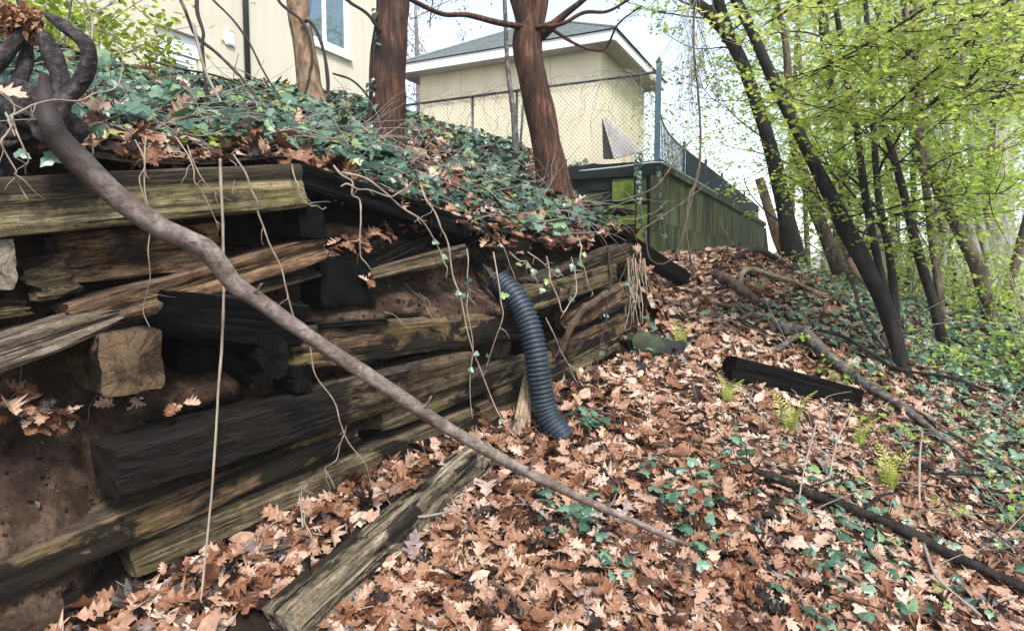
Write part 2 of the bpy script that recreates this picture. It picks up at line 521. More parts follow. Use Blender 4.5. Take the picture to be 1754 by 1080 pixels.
M['bark_mid'] = bark_mat('brown_bark', (.03, .02, .014), (.085, .062, .045), (.17, .13, .10), (7, 7, 2.0), patch=(.10, .10, .06), patch_amt=.4)
M['bark_hazed'] = bark_mat('haze_pale_bark', (.16, .15, .14), (.27, .25, .235), (.40, .38, .36), (3, 3, 1.4), bstr=.4)  # bark colour lightened to stand in for haze on far trunks
M['bark_grey'] = bark_mat('grey_weathered_bark', (.02, .017, .015), (.075, .066, .06), (.19, .17, .155), (6, 6, 6), bstr=.7)
M['twig'] = plain_mat('dry_tan_twig', (.25, .20, .15), .7, .3, 0, .4, 14)
M['twig_dark'] = plain_mat('dark_twig', (.025, .018, .015), .7, .3, 0, .4, 14)
M['twig_grey'] = plain_mat('grey_twig', (.22, .19, .165), .7, .3, 0, .4, 14)

def soil_v(u, z):
    i = np.clip(((np.asarray(u) - su[0]) / .022).astype(int), 0, len(su) - 1); j = np.clip(((np.asarray(z) - sz[0]) / .022).astype(int), 0, len(sz) - 1)
    return Vs[i, j]
def soil_mat(name, a, b, c_):
    n = NT(name); c = n.coords(False)
    f = n.noise(c, 5, 8, .7); g = n.noise(c, 45, 6, .7)
    col = n.ramp(f, [(.3, a), (.5, b), (.7, c_)])
    col = n.mix(.6, col, n.ramp(g, [(.3, .35), (.65, 1.2)]), 'MULTIPLY')
    return n.out(col, .95, n.math('ADD', n.math('MULTIPLY', g, .6), f), .9, .03, .15)
M['humus'] = soil_mat('dark_humus', (.005, .0035, .0025), (.014, .009, .006), (.035, .023, .016))
M['soil'] = soil_mat('crumbly_brown_soil', (.008, .005, .0035), (.050, .031, .021), (.17, .115, .082))

M['oak'] = leaf_mat('dry_oak_leaf', [(0, (.006, .003, .002)), (.14, (.028, .010, .005)), (.30, (.100, .036, .015)), (.48, (.185, .082, .042)), (.66, (.275, .155, .098)), (.83, (.37, .245, .175)), (.95, (.47, .36, .28)), (1, (.17, .125, .125))], .5, .3, .08, .5)
M['ivy'] = leaf_mat('ivy_leaf', [(0, (.004, .013, .006)), (.3, (.012, .040, .019)), (.55, (.036, .092, .054)), (.82, (.12, .20, .135)), (.93, (.15, .23, .05)), (1, (.22, .20, .05))], .36, .55, .10, .35)  # paler stops put sky highlights into the leaf colour
M['ivy_new'] = leaf_mat('young_green_leaf', [(0, (.06, .14, .02)), (.5, (.16, .28, .04)), (1, (.32, .42, .07))], .5, .35, .35, .2)
M['spring'] = leaf_mat('spring_leaf', [(0, (.17, .26, .035)), (.4, (.33, .46, .065)), (.8, (.50, .60, .13)), (1, (.60, .62, .22))], .5, .3, .66, .12)
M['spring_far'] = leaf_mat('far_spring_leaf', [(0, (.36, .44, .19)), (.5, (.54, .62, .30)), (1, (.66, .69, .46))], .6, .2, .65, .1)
M['shrub'] = leaf_mat('lime_shrub_leaf', [(0, (.05, .11, .015)), (.35, (.22, .31, .035)), (.7, (.48, .53, .075)), (1, (.62, .62, .15))], .45, .4, .4, .15)
M['fern'] = leaf_mat('fern_frond', [(0, (.19, .26, .04)), (1, (.46, .52, .12))], .5, .3, .4, .1)
M['blossom'] = leaf_mat('purple_blossom', [(0, (.22, .12, .22)), (1, (.45, .32, .46))], .6, .2, .4, .1)
M['fluff'] = leaf_mat('rusty_dry_leaf', [(0, (.12, .05, .025)), (.5, (.30, .15, .08)), (1, (.45, .28, .18))], .7, .2, .2, .2)

# ------------------------------------------------------------------ leaf templates and scatter
def strip_leaf(st):
    """st: list of (y_spine, half width, y_outline); quads left and right of the spine"""
    n = len(st); V = []
    for ys, w, yo in st: V += [(0, ys, 0), (-w, yo, 0), (w, yo, 0)]
    Fq = []
    for i in range(n - 1):
        a = 3 * i; b = a + 3
        Fq += [(a, a + 2, b + 2, b), (b, b + 1, a + 1, a)]
    return np.array(V, float), np.array(Fq)
OAK = strip_leaf([(-.12, .008, -.12), (0, .015, 0), (.10, .12, .08), (.20, .27, .22), (.28, .15, .29), (.40, .41, .48), (.52, .18, .50), (.63, .36, .72), (.74, .15, .72), (.84, .20, .89), (.92, .08, .91), (1.0, .004, 1.02)])
OAK2 = strip_leaf([(-.08, .004, -.08), (0, .01, 0), (.15, .14, .18), (.3, .13, .30), (.42, .27, .47), (.55, .16, .55), (.68, .30, .76), (.80, .12, .78), (.92, .13, .96), (1.0, .004, 1.02)])
OVAL = strip_leaf([(0, .005, 0), (.2, .17, .2), (.5, .27, .5), (.8, .15, .8), (1, .005, 1)])
IVY = strip_leaf([(0, .02, -.04), (.12, .30, -.10), (.24, .50, .22), (.38, .26, .40), (.55, .30, .62), (.78, .12, .80), (1.0, .004, 1.02)])
SMALL = (np.array([(0, 0, 0), (-.32, .42, .06), (0, .5, -.03), (.32, .42, .06), (0, 1, 0.02)], float), np.array([(0, 2, 1), (0, 3, 2), (1, 2, 4), (2, 3, 4)]))
MAPLE = (np.array([(0, 0, 0), (.42, .18, .05), (.22, .42, .0), (.40, .78, .05), (.12, .66, 0), (0, 1.05, .02), (-.12, .66, 0), (-.40, .78, .05), (-.22, .42, 0), (-.42, .18, .05), (0, .45, -.04)], float),
         np.array([(10, i, i + 1) for i in range(0, 9)] + [(10, 9, 0)]))

def frames(nrm, head):
    nrm = nrm / (np.linalg.norm(nrm, axis=1)[:, None] + 1e-9)
    y = head - nrm * np.sum(head * nrm, axis=1)[:, None]
    y /= np.linalg.norm(y, axis=1)[:, None] + 1e-9
    x = np.cross(y, nrm)
    return np.stack([x, y, nrm], -1)            # columns

def leaves_arrays(tpl, pos, nrm, head, size, tint, curl_x=0, curl_y=0, jitter=.0):
    V, Fc = tpl
    N = len(pos); k = len(V)
    v = np.repeat(V[None], N, 0).copy()
    cx = np.broadcast_to(np.asarray(curl_x, float), (N,))[:, None]
    cy = np.broadcast_to(np.asarray(curl_y, float), (N,))[:, None]
    v[:, :, 2] += cx * v[:, :, 0] ** 2 * 2.2 + cy * (v[:, :, 1] - .4) ** 2
    if jitter:
        v[:, :, 2] += rng.normal(0, jitter, v.shape[:2]); v[:, :, 0] *= rng.uniform(.75, 1.15, (N, 1))
    v *= np.asarray(size)[:, None, None]
    Rm = frames(nrm, head)
    v = np.einsum('nij,nkj->nki', Rm, v) + pos[:, None]
    f = Fc[None] + (np.arange(N) * k)[:, None, None]
    return v.reshape(-1, 3), f.reshape(-1, Fc.shape[1]), np.repeat(tint, k)

def merge_leaves(lst, smooth=False):
    V = []; Fs = {}; T = []; k = 0
    for v, f, t in lst:
        V.append(v); T.append(t); Fs.setdefault(f.shape[1], []).append(f + k); k += len(v)
    return mesh_np(np.vstack(V), [np.vstack(x) for x in Fs.values()], smooth, np.concatenate(T))

def rand_head(n):
    a = rng.uniform(0, 2 * np.pi, n)
    return np.stack([np.cos(a), np.sin(a), rng.normal(0, .2, n)], -1)

def surf_normal(x, y, fn):
    e = .06
    return np.stack([-(fn(x + e, y) - fn(x - e, y)) / (2 * e), -(fn(x, y + e) - fn(x, y - e)) / (2 * e), np.ones_like(x)], -1)

# ------------------------------------------------------------------ terrain
def grid_mesh(X, Y, Z, keep=None):
    n, m = X.shape
    v = np.stack([X, Y, Z], -1).reshape(-1, 3)
    i = np.arange(n - 1)[:, None] * m; j = np.arange(m - 1)[None]
    q = np.stack([i + j, i + m + j, i + m + j + 1, i + j + 1], -1)
    if keep is not None: q = q[keep[:-1, :-1] & keep[1:, 1:]]
    return mesh_np(v, q.reshape(-1, 4))

def axis_pts(lo, a, b, hi, d, g=1.25):
    mid = list(np.arange(a, b + 1e-6, d))
    up = []; s = d; x = mid[-1]
    while x < hi: s *= g; x += s; up.append(min(x, hi))
    dn = []; s = d; x = mid[0]
    while x > lo: s *= g; x -= s; dn.append(max(x, lo))
    return np.array(dn[::-1] + mid + up)

gx = axis_pts(-400, -2.2, 6.5, 400, .09); gy = axis_pts(-60, 1.6, 9.5, 600, .09)
X, Y = np.meshgrid(gx, gy, indexing='ij')
ground = link('ground', grid_mesh(X, Y, G(X, Y)), M['humus'])
tag(ground, 'sloping woodland floor of dark soil under fallen oak leaves', 'ground', kind='structure')

hu = axis_pts(-5, -1.2, 10, 34, .07, 1.18); hv = axis_pts(.12, .12, 4.8, 24, .06, 1.16)
U, V = np.meshgrid(hu, hv, indexing='ij')
X, Y = xy_of(U, V)
hz = H(X, Y)
hill = link('hillside', grid_mesh(X, Y, hz, hz > G(X, Y) - .6), M['humus'])
tag(hill, 'steep soil bank above the timber wall covered in ivy and leaves', 'bank', kind='structure')

# raw soil face behind the timbers: setback v over (u, z)
su = np.arange(-1.3, 3.75, .022); sz = np.arange(-.1, 2.3, .022)
U, Z = np.meshgrid(su, sz, indexing='ij')
Vs = np.full(U.shape, .33)
zr = wall(60, 935, .02)[2]; ur = uv_of(*wall(170, 860, .0)[:2])[0]
ramp_v = np.clip(.0 + (Z - zr) * .75, .0, .33)
mk = 1 / (1 + np.exp((U - ur - .02) / .045))
Vs = Vs * (1 - mk) + ramp_v * mk
def bulge(px, py, amt, s_u, s_z):
    global Vs
    p = wall(px, py, .1); u, v = uv_of(p[0], p[1])
    Vs = Vs - amt * np.exp(-((U - u) ** 2 / (2 * s_u ** 2) + (Z - p[2]) ** 2 / (2 * s_z ** 2)))
for b in [(380, 660, .17, .12, .06), (330, 690, .2, .15, .05),
          (840, 530, .30, .16, .07), (760, 545, .28, .16, .06), (700, 520, .22, .15, .06), (620, 545, .26, .15, .03), (620, 400, .12, .2, .05)]:
    bulge(*b)
Vs = np.maximum(Vs, .0) + .022 * fbm(U * 6, Z * 6, 0 * U, 3) + .014 * fbm(U * 22, Z * 22, 0 * U, 2)
# top leans back into the hill
p0 = np.interp(su, [-1.3, .9, 1.6, 2.2, 3.75], [2.0, 2.0, 1.72, 1.62, 1.66])
Vs = Vs + np.maximum(Z - p0[:, None], 0) * 2.5
X, Y = xy_of(U, Vs)
keep = Z < (p0[:, None] + .12)
soil = link('soil_face', grid_mesh(X, Y, Z, keep), M['soil'])
tag(soil, 'bare brown soil spilling between the stacked timbers of the wall', 'soil', kind='structure')

# ------------------------------------------------------------------ timbers
def timber_mesh(L, h0, h1, d, rough=.5, rot=.2, seed=0.0, bow=0.0, ring=80, cham=.009):
    nx = int(min(90, max(10, L / .03)))
    per = []
    # rounded rectangle ring, y in [0,1], z in [-1,0]
    k = ring // 4
    for s in range(4):
        for i in range(k):
            t = i / k
            per.append(((t, 0), (1, t), (1 - t, 1), (0, 1 - t))[s])
    per = np.array(per)                      # (ring,2) y,z01
    cen = per - .5
    sgn = cen / np.maximum(np.abs(cen).max(1, keepdims=True), 1e-6)
    x = np.linspace(0, L, nx)
    t = x / L
    h = h0 + (h1 - h0) * t
    yy = per[:, 0][None] * d + 0 * x[:, None]
    zz = (per[:, 1][None] - 1) * h[:, None]
    # chamfer corners
    cy = np.minimum(per[:, 0], 1 - per[:, 0]) * d; cz = np.minimum(per[:, 1], 1 - per[:, 1]) * h.mean()
    near = np.maximum(0, 1 - (cy + cz) / (cham * 2.2))
    dirn = cen / (np.linalg.norm(cen, axis=1)[:, None] + 1e-9)
    r = np.arange(len(per))
    th = r / len(per) * 2 * np.pi
    a = np.cos(th)[None]; b = np.sin(th)[None]; xx = x[:, None]
    disp = -cham * .7 * near[None] * (1 + .8 * vnoise(xx * 7 + seed, r[None] * .7, 0 * xx + seed))
    disp = disp + .007 * rough * fbm(xx * 2.2 + seed, a * 2 + 0 * xx, b * 2 + 0 * xx, 3)
    disp = disp - .006 * rough * np.maximum(0, vnoise(xx * 2.3 + seed * 3, r[None] * .9 + 0 * xx, 0 * xx + seed) - .1) - .026 * rough * np.clip(vnoise(xx * .9 + seed * 5, r[None] * .8 + 0 * xx, 0 * xx + seed * 2) - .42, 0, .5)
    hol = fbm(xx * 3.1 + seed * 1.7, a * 1.6 + 5 + 0 * xx, b * 1.6 + 0 * xx, 3)
    disp = disp - .05 * rot * np.clip(hol - .15, 0, 1)
    endf = np.minimum(xx, L - xx)
    disp = disp - rot * .03 * np.exp(-endf / .06) * (1 + vnoise(a * 3 + seed + 0 * xx, b * 3 + 0 * xx, 0 * xx))
    yy = yy + disp * dirn[:, 0][None]; zz = zz + disp * dirn[:, 1][None]
    zz = zz + bow * 4 * (t * (1 - t))[:, None]
    e = (.008 + .045 * rot) * vnoise(a * 2 + seed, b * 2 + 0 * a, 0 * a + seed) + .022 * rot * vnoise(a * 13 + seed, b * 13, 0 * a)
    e2 = (.008 + .045 * rot) * vnoise(a * 2 - seed, b * 2 + 9 + 0 * a, 0 * a + seed) + .022 * rot * vnoise(a * 13 + seed, b * 13, 0 * a + 5)
    w0 = np.exp(-xx / .10); w1 = np.exp(-(L - xx) / .10)
    xp = xx + e * w0 + e2 * w1 + 0 * yy
    v = np.stack([xp, yy, zz], -1).reshape(-1, 3)
    n = len(per)
    i = np.arange(nx - 1)[:, None] * n; j = np.arange(n)[None]
    q = np.stack([i + j, i + (j + 1) % n, i + n + (j + 1) % n, i + n + j], -1).reshape(-1, 4)[:, ::-1]
    vs = [v]; tri = []; qs = [q]; base = len(v)
    for end, off in ((0, 0), (1, (nx - 1) * n)):
        ringv = v[off:off + n]
        c = ringv.mean(0)
        prev = np.arange(n) + off
        for f in (.66, .33):
            rv = c + (ringv - c) * f
            rv[:, 0] += (.5 * (1 - f)) * (.012 + .03 * rot) * vnoise(rv[:, 1] * 30 + seed, rv[:, 2] * 30, 0 * rv[:, 1] + end)
            vs.append(rv); cur = np.arange(n) + base; base += n
            jn = np.roll(np.arange(n), -1)
            qq = np.stack([prev, prev[jn], cur[jn], cur], -1)
            qs.append(qq if end == 0 else qq[:, ::-1]); prev = cur
        vs.append(c[None]); ci = base; base += 1
        jn = np.roll(np.arange(n), -1)
        tt = np.stack([prev, prev[jn], np.full(n, ci)], -1)
        tri.append(tt if end == 0 else tt[:, ::-1])
    return mesh_np(np.vstack(vs), [np.vstack(qs), np.vstack(tri)], True, None, 38)

def frame_of(A, B, up=None):
    A = Vector(A); B = Vector(B)
    x = (B - A).normalized()
    up = Vector((0, 0, 1)) if up is None else Vector(up)
    y = up.cross(x).normalized()
    z = x.cross(y).normalized()
    Mx = Matrix.Identity(4)
    for i, a in enumerate((x, y, z)):
        for j in range(3): Mx[j][i] = a[j]
    Mx.translation = A
    return Mx, (B - A).length

wallroot = empty('retaining_wall', tuple(xy_of(1.5, 0)) + (.6,), 'collapsing retaining wall of stacked dark railway timbers along the slope', 'wall')
_seed = [1.0]
def timber(a, b, h, d, v, mat, rough=.6, rot=.15, h1=None, v1=None, label=None, bow=0, parent=wallroot, name='timber', cham=.009):
    A = wall(a[0], a[1], v); B = wall(b[0], b[1], v if v1 is None else v1)
    Mx, L = frame_of(A, B)
    _seed[0] += 3.37
    o = link(name, timber_mesh(L, h, h1 or h, d, rough, rot, _seed[0], bow, cham=cham), M[mat], parent, Mx)
    if label: o['label'] = label
    return o

def end_timber(px0, px1, py0, py1, v, mat, depth=.5, rough=.6, rot=.12, label=None, cham=.014):
    A = wall(px0, py0, v); B = wall(px1, py0, v); C_ = wall(px0, py1, v)
    w_ = float(np.linalg.norm((B - A)[:2])); h_ = float(A[2] - C_[2])
    xo = Vector((-WN[0], -WN[1], 0)); yo = Vector((WD[0], WD[1], 0))
    Mx = Matrix.Identity(4)
    for i, a in enumerate((xo, yo, Vector((0, 0, 1)))):
        for j in range(3): Mx[j][i] = a[j]
    Mx.translation = Vector(tuple(A)) - xo * depth
    _seed[0] += 3.37
    o = link('timber', timber_mesh(depth, h_, h_, w_, rough, rot, _seed[0], 0, cham=cham), M[mat], wallroot, Mx)
    if label: o['label'] = label
    return o
# left stack, top to bottom
timber((-190, 310), (517, 279), .195, .2, -.05, 'wood_olive_top', .7, .12, label='long top timber with a dark upper edge and a yellow green lower face')
timber((112, 234), (238, 250), .07, .16, .30, 'wood_grey', .8, .3, label='grey weathered timber half buried in ivy')
timber((-60, 524), (48, 514), .06, .3, .02, 'wood_olive', .8, .4)
timber((96, 398), (374, 380), .19, .2, .10, 'wood_rot', .9, .35, label='crumbling orange brown timber in a dark gap')
timber((44, 444), (113, 430), .17, .22, .06, 'wood_olive', .9, .7, label='broken olive timber end with a torn upright edge')
timber((-190, 622), (204, 522), .16, .2, -.04, 'wood_grey', 1.3, .5, h1=.07, label='frayed pale timber with a splintered tip')
timber((112, 522), (554, 402), .13, .2, .015, 'wood_rot', 1.3, .5, label='rotten furrowed timber slanting up to the right')
timber((130, 556), (541, 452), .07, .16, .05, 'wood_dark', 1.2, .5)
timber((288, 494), (528, 522), .20, .22, -.02, 'wood_black', 1.0, .5, label='rotten black timber behind the leaning pole')
timber((552, 552), (669, 545), .035, .06, -.01, 'wood_black', .8, .3, label='thin black strip of wood on a brown timber')
timber((500, 566), (900, 528), .20, .2, .02, 'wood_brown', .9, .35, label='brown timber with yellowish patches left of the hose')
timber((196, 772), (809, 602), .19, .26, -.15, 'wood_char', .5, .10, v1=-.02, label='heavy timber charred black at its jutting left end')
timber((-160, 1030), (612, 718), .145, .22, -.03, 'wood_brown', .5, .1, h1=.12, label='long brown timber under the jutting black one')
timber((656, 703), (908, 610), .125, .2, .0, 'wood_olive', .6, .15)
timber((222, 930), (813, 698), .155, .2, .01, 'wood_olive', .5, .1, label='mossy grey green timber near the bottom of the stack')
timber((-110, 1092), (123, 976), .15, .2, .02, 'wood_dark', .5, .1)
timber((821, 694), (908, 652), .14, .2, .03, 'wood_brown', .5, .1)
timber((222, 1009), (838, 738), .13, .2, .035, 'wood_olive', .5, .1)
timber((-110, 1185), (100, 1085), .12, .2, .02, 'wood_dark', .5, .1)
end_timber(-75, 27, 404, 502, -.02, 'wood_grey', label='pale grey timber end at the edge of the stack')
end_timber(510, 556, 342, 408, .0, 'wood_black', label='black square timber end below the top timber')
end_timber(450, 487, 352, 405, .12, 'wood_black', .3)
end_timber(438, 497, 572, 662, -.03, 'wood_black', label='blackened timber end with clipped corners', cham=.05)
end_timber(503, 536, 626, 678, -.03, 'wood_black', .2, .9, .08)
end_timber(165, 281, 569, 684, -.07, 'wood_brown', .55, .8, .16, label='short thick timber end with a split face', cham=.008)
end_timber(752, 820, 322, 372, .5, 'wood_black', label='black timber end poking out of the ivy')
end_timber(300, 432, 500, 640, .14, 'wood_black', .3, .9, .06)  # black block added where the gap holds only shade
end_timber(385, 446, 345, 420, .20, 'wood_black', .3)  # added black end, stands in for the shaded void under the top timber
end_timber(548, 648, 444, 525, .13, 'wood_black', .3, 1.0, .06)  # added to fill the shaded hollow left of the short olive timber
timber((545, 335), (655, 355), .17, .2, .24, 'wood_black', .8, .4)  # black filler in place of the dark void in the upper middle
timber((395, 590), (440, 640), .08, .1, .10, 'wood_black', .9, .6)  # small black piece added to darken the gap above the charred timber
# middle, where the upper courses have slid
timber((518, 276), (806, 374), .12, .06, .03, 'wood_black', .9, .3, v1=.12, label='black plank sliding down from the top timber')
timber((640, 458), (803, 418), .085, .2, .10, 'wood_olive', .8, .25, label='short olive timber jutting over the soil ledge')
timber((632, 446), (744, 398), .07, .14, .17, 'wood_black', 1.2, .6, label='charred split wood lying on a short timber')
timber((842, 421), (908, 407), .12, .22, .12, 'wood_dark', .7, .2)
timber((852, 382), (900, 386), .10, .25, .40, 'wood_black', .6, .2)
timber((560, 322), (760, 392), .10, .15, .22, 'wood_black', .8, .4)  # black timber standing in for the shade beneath the sliding plank
# right stack
timber((925, 478), (1084, 415), .135, .2, .02, 'wood_dark', .9, .25, label='dark top timber at the far end of the wall')
timber((896, 497), (1057, 450), .155, .2, -.02, 'wood_olive', .5, .1, label='clean pale olive timber right of the hose')
timber((975, 543), (1079, 480), .12, .2, .02, 'wood_rot', 1.3, .6, label='twisted weathered timber with a hollow under it')
timber((1028, 520), (1078, 497), .12, .2, .02, 'wood_olive', .6, .2)
timber((966, 588), (1077, 536), .145, .2, .01, 'wood_brown', .7, .25)
timber((930, 634), (1062, 573), .13, .2, .01, 'wood_olive', .6, .2)
timber((974, 662), (1052, 615), .12, .2, .03, 'wood_olive', .5, .1)
timber((905, 560), (962, 545), .3, .2, .16, 'wood_black', .9, .4)  # added black slab, makes the hole beside the hose read as shade
timber((984, 362), (1056, 366), .34, .22, .36, 'wood_black', .8, .25, label='black stump of a post under a weathered slab')
timber((966, 353), (1056, 357), .05, .26, .30, 'wood_grey', 1.0, .5, label='grey weathered slab resting on a post')
timber((1040, 351), (1096, 362), .04, .2, .5, 'wood_dark', 1.0, .4)
timber((838, 650), (948, 600), .14, .2, .025, 'wood_brown', .7, .2)
# root curl in the hollow at the right end
link('root', tubes_mesh([tube_arrays([wall(958, 612, -.02), wall(970, 575, -.04), wall(986, 545, -.05), wall(1020, 515, -.04), wall(1060, 492, -.02)], [.02, .026, .03, .03, .022], 12, bump=.5, bfreq=14)]), M['wood_dark'], wallroot)

# loose timbers and boards
def loose_timber(name, A, B, h, d, mat, label, cat, rough=.7, rot=.2, h1=None, bow=0, group=None, roll=0):
    A = Vector(tuple(A)); B = Vector(tuple(B))
    up = Vector((0, 0, 1))
    Mx, L = frame_of(A, B, up)
    Mx = Mx @ Matrix.Rotation(roll, 4, 'X')
    _seed[0] += 3.37
    o = link(name, timber_mesh(L, h, h1 or h, d, rough, rot, _seed[0], bow), M[mat], None, Mx)
    return tag(o, label, cat, group)

A = on_ground(505, 1125); B = on_ground(838, 806)
loose_timber('fallen_log', A + np.array((0, 0, .18)), B + np.array((0, 0, .17)), .19, .21, 'wood_log', 'yellowed decaying timber log lying on oak leaves in front of the wall', 'log', 1.6, .35, roll=R(-14))
loose_timber('fallen_timber', on_ground(1262, 668) + np.array((0, 0, .25)), on_ground(1482, 706) + np.array((0, .0, .17)), .19, .22, 'wood_black', 'charred black timber lying on the leafy slope behind the ferns', 'timber', .6, .2, h1=.14, roll=R(-6))
loose_timber('fallen_timber', at(1070, 392, 5.7), on_ground(1186, 480) + np.array((0, 0, .08)), .16, .16, 'wood_black', 'black timber leaning down beside the mossy concrete wall', 'timber', .6, .2)
P = on_ground(930, 727)
bm_ = link('board', timber_mesh(.42, .07, .12, .03, .2, .05, 77, 0, ring=24, cham=.004), M['board'], None,
           Matrix.Translation(Vector(tuple(at(901, 728, 3.93)))) @ frame_of((0, 0, 0), (.03, .12, 1), (-1, .2, 0))[0])
bm_.matrix_basis = frame_of(at(918, 636, 3.93), at(908, 745, 3.80), (1, .25, 0))[0]
tag(bm_, 'tan board standing on end against the timbers behind the black hose', 'board')
Mx, L = frame_of(at(802, 420, 4.25), at(857, 492, 3.93))
tr = link('trough_board', timber_mesh(L, .09, .10, .05, .5, .2, 91, 0, ring=32, cham=.006), M['wood_olive'], None, Mx)
tag(tr, 'olive board sloping down to the upper mouth of the black hose', 'board')
# small pale board in the litter bottom left
p = on_ground(440, 975)
Mx, L = frame_of(p + np.array((-.10, -.02, .07)), p + np.array((.12, .05, .09)))
tag(link('wood_scrap', timber_mesh(L, .025, .025, .10, .8, .3, 99), M['wood_grey'], None, Mx), 'flat grey wood scrap in the leaves beside the fallen log', 'wood scrap')

# ------------------------------------------------------------------ leaning pole and roots
pole_pts = [(76, 130, 2.12, 14), (78, 165, 2.06, 26), (84, 205, 2.0, 35), (100, 240, 2.02, 40), (150, 290, 2.08, 41), (205, 340, 2.13, 39), (270, 388, 2.2, 37), (345, 422, 2.28, 36), (375, 452, 2.32, 33), (402, 487, 2.36, 30), (455, 523, 2.42, 27),
            (540, 583, 2.5, 26), (645, 652, 2.6, 25), (750, 722, 2.7, 23), (855, 783, 2.79, 20), (960, 836, 2.87, 16), (1080, 890, 2.95, 12), (1150, 921, 3.0, 10), (1212, 945, 3.06, 6)]
pole = link('leaning_pole', tubes_mesh([pxtube(pole_pts, 20, n=220, bump=.09, bfreq=11)]), M['bark_pole'])
tag(pole, 'long smooth grey brown sapling leaning from the top left across the wall to the ground', 'fallen sapling')
# small knots on the pole
kn = []
for (a, b, Y, w) in ((372, 450, 2.30, 12), (960, 836, 2.86, 8), (640, 649, 2.585, 9)):
    link('knot', tubes_mesh([tube_arrays([at(a - 4, b + 2, Y), at(a + 4, b - 5, Y - .012)], [.5 * w * Y / F, .3 * w * Y / F], 8, n=4)]), M['bark_pole'], pole)

for (a, b, Y, dx, dy, w, l) in ((430, 505, 2.38, 12, -10, 7, .03), (590, 616, 2.54, -10, -14, 6, .05), (720, 702, 2.66, 12, -12, 6, .035), (905, 808, 2.82, 6, -16, 5, .05), (1040, 872, 2.92, 10, -14, 4, .07)):
    link('twig_stub', tubes_mesh([tube_arrays([at(a, b, Y), at(a + dx, b + dy, Y - .01), at(a + dx * 1.6, b + dy * 2.0, Y - .015)], [.5 * w * Y / F, .4 * w * Y / F, .25 * w * Y / F], 7, n=8, bump=.3, bfreq=40)]), M['bark_pole'], pole)
rootp = empty('gnarled_root', tuple(at(95, 215, 2.1)), 'gnarled dark root with curved bare arms at the top left corner', 'root')
def limb(name, pts, mat='bark_root', sides=12, parent=rootp, bump=.22, **kw):
    return link(name, tubes_mesh([pxtube(pts, sides, bump=bump, bfreq=kw.pop('bfreq', 12), **kw)]), M[mat], parent)
limb('arm', [(92, 225, 2.04, 36), (105, 178, 2.06, 30), (132, 148, 2.08, 24), (150, 112, 2.08, 22), (146, 76, 2.08, 25), (118, 52, 2.1, 20), (104, 40, 2.11, 18), (80, 26, 2.12, 9)], n=110, sides=18, bump=.26, bfreq=14)
limb('arm', [(96, 195, 2.1, 30), (105, 150, 2.13, 30), (93, 105, 2.14, 27), (74, 65, 2.16, 20), (62, 45, 2.18, 8)], n=80, sides=16, bump=.24, bfreq=14)
limb('arm', [(40, 205, 2.12, 30), (32, 150, 2.15, 24), (45, 95, 2.18, 18), (42, 40, 2.2, 10), (30, -10, 2.2, 7)], n=80, sides=14, bump=.24, bfreq=14)
limb('arm', [(-20, 130, 2.1, 26), (15, 85, 2.12, 24), (45, 55, 2.15, 20), (70, 40, 2.2, 12)], n=60, sides=14, bump=.24, bfreq=14)
limb('root_shade_mass', [(-60, 250, 2.25, 130), (10, 225, 2.22, 120), (70, 220, 2.2, 90), (105, 235, 2.16, 50)], n=70, sides=40, bump=.7, bfreq=9)  # dark mass built where there is only shade under the roots
limb('root', [(0, 150, 2.2, 40), (20, 190, 2.2, 50), (30, 240, 2.2, 46)], n=20)

# ------------------------------------------------------------------ corrugated drain hose
hp_ = catmull(np.array([tuple(at(*q)) for q in [(854, 480, 3.98), (881, 508, 3.92), (903, 550, 3.87), (917, 602, 3.83), (925, 655, 3.82), (936, 705, 3.82), (966, 752, 3.78)]]), 520)
rad = np.full(520, .078); s = np.concatenate([[0], np.cumsum(np.linalg.norm(np.diff(hp_, axis=0), axis=1))])
rad = .0715 + .0055 * np.clip(np.sin(s / .0265 * 2 * np.pi) * 1.8, -1, 1)
v, q, t = tube_arrays(hp_, rad, 28, n=520, cap=False)
mh = mesh_np(v, [q], True)
black_plastic = plain_mat('black_plastic', (.020, .032, .044), .5, .4, 0, .6, 9)
hose = link('drain_hose', mh, black_plastic)
tag(hose, 'thick black corrugated drain hose curving down the wall into the leaves', 'drain hose')
inn = tube_arrays(hp_[:6], [.066] * 6, 20, n=8)
link('mouth', mesh_np(inn[0], [inn[1], inn[2]]), plain_mat('dark_inside', (.006, .006, .007), .8), hose)
v, q, t = tube_arrays([on_ground(1625, 1035) - (0, 0, .02), on_ground(1672, 1040) + (0, 0, .045), on_ground(1712, 1062) + (0, 0, .045), on_ground(1750, 1100)], [.028, .03, .03, .03], 14, n=30)
tag(link('plastic_pipe', mesh_np(v, [q, t]), black_plastic), 'smooth blue black plastic pipe half buried at the bottom right corner', 'pipe')

# ------------------------------------------------------------------ house
def render_mat(name, col, streak):
    n = NT(name); c = n.coords(False)
    a = n.noise(n.vmath('MULTIPLY', c, (2.5, 2.5, .22)), 1.6, 6, .65); b = n.noise(c, 60, 4, .7); d = n.noise(c, 1.1, 5, .6)
    k = n.mix(streak, col, n.ramp(a, [(.35, .62), (.58, 1.0)]), 'MULTIPLY')
    k = n.mix(.35, k, n.ramp(b, [(.3, .7), (.6, 1.05)]), 'MULTIPLY')
    k = n.mix(n.math('MULTIPLY', n.ramp(d, [(.52, 0.0), (.7, 1.0)]), .25), k, (.30, .27, .19))
    return n.out(k, .85, b, .25, .01, .2)
cream = plain_mat('cream_stucco', (.46, .44, .36), .85, .2, 0, .14, 2.5, .2)
cream2 = plain_mat('cream_painted_board', (.66, .605, .45), .75, .25, 0, .12, 2.0)
cream = render_mat('cream_render', (.51, .48, .385), .2); cream2 = render_mat('cream_painted_boards', (.72, .65, .485), .2)
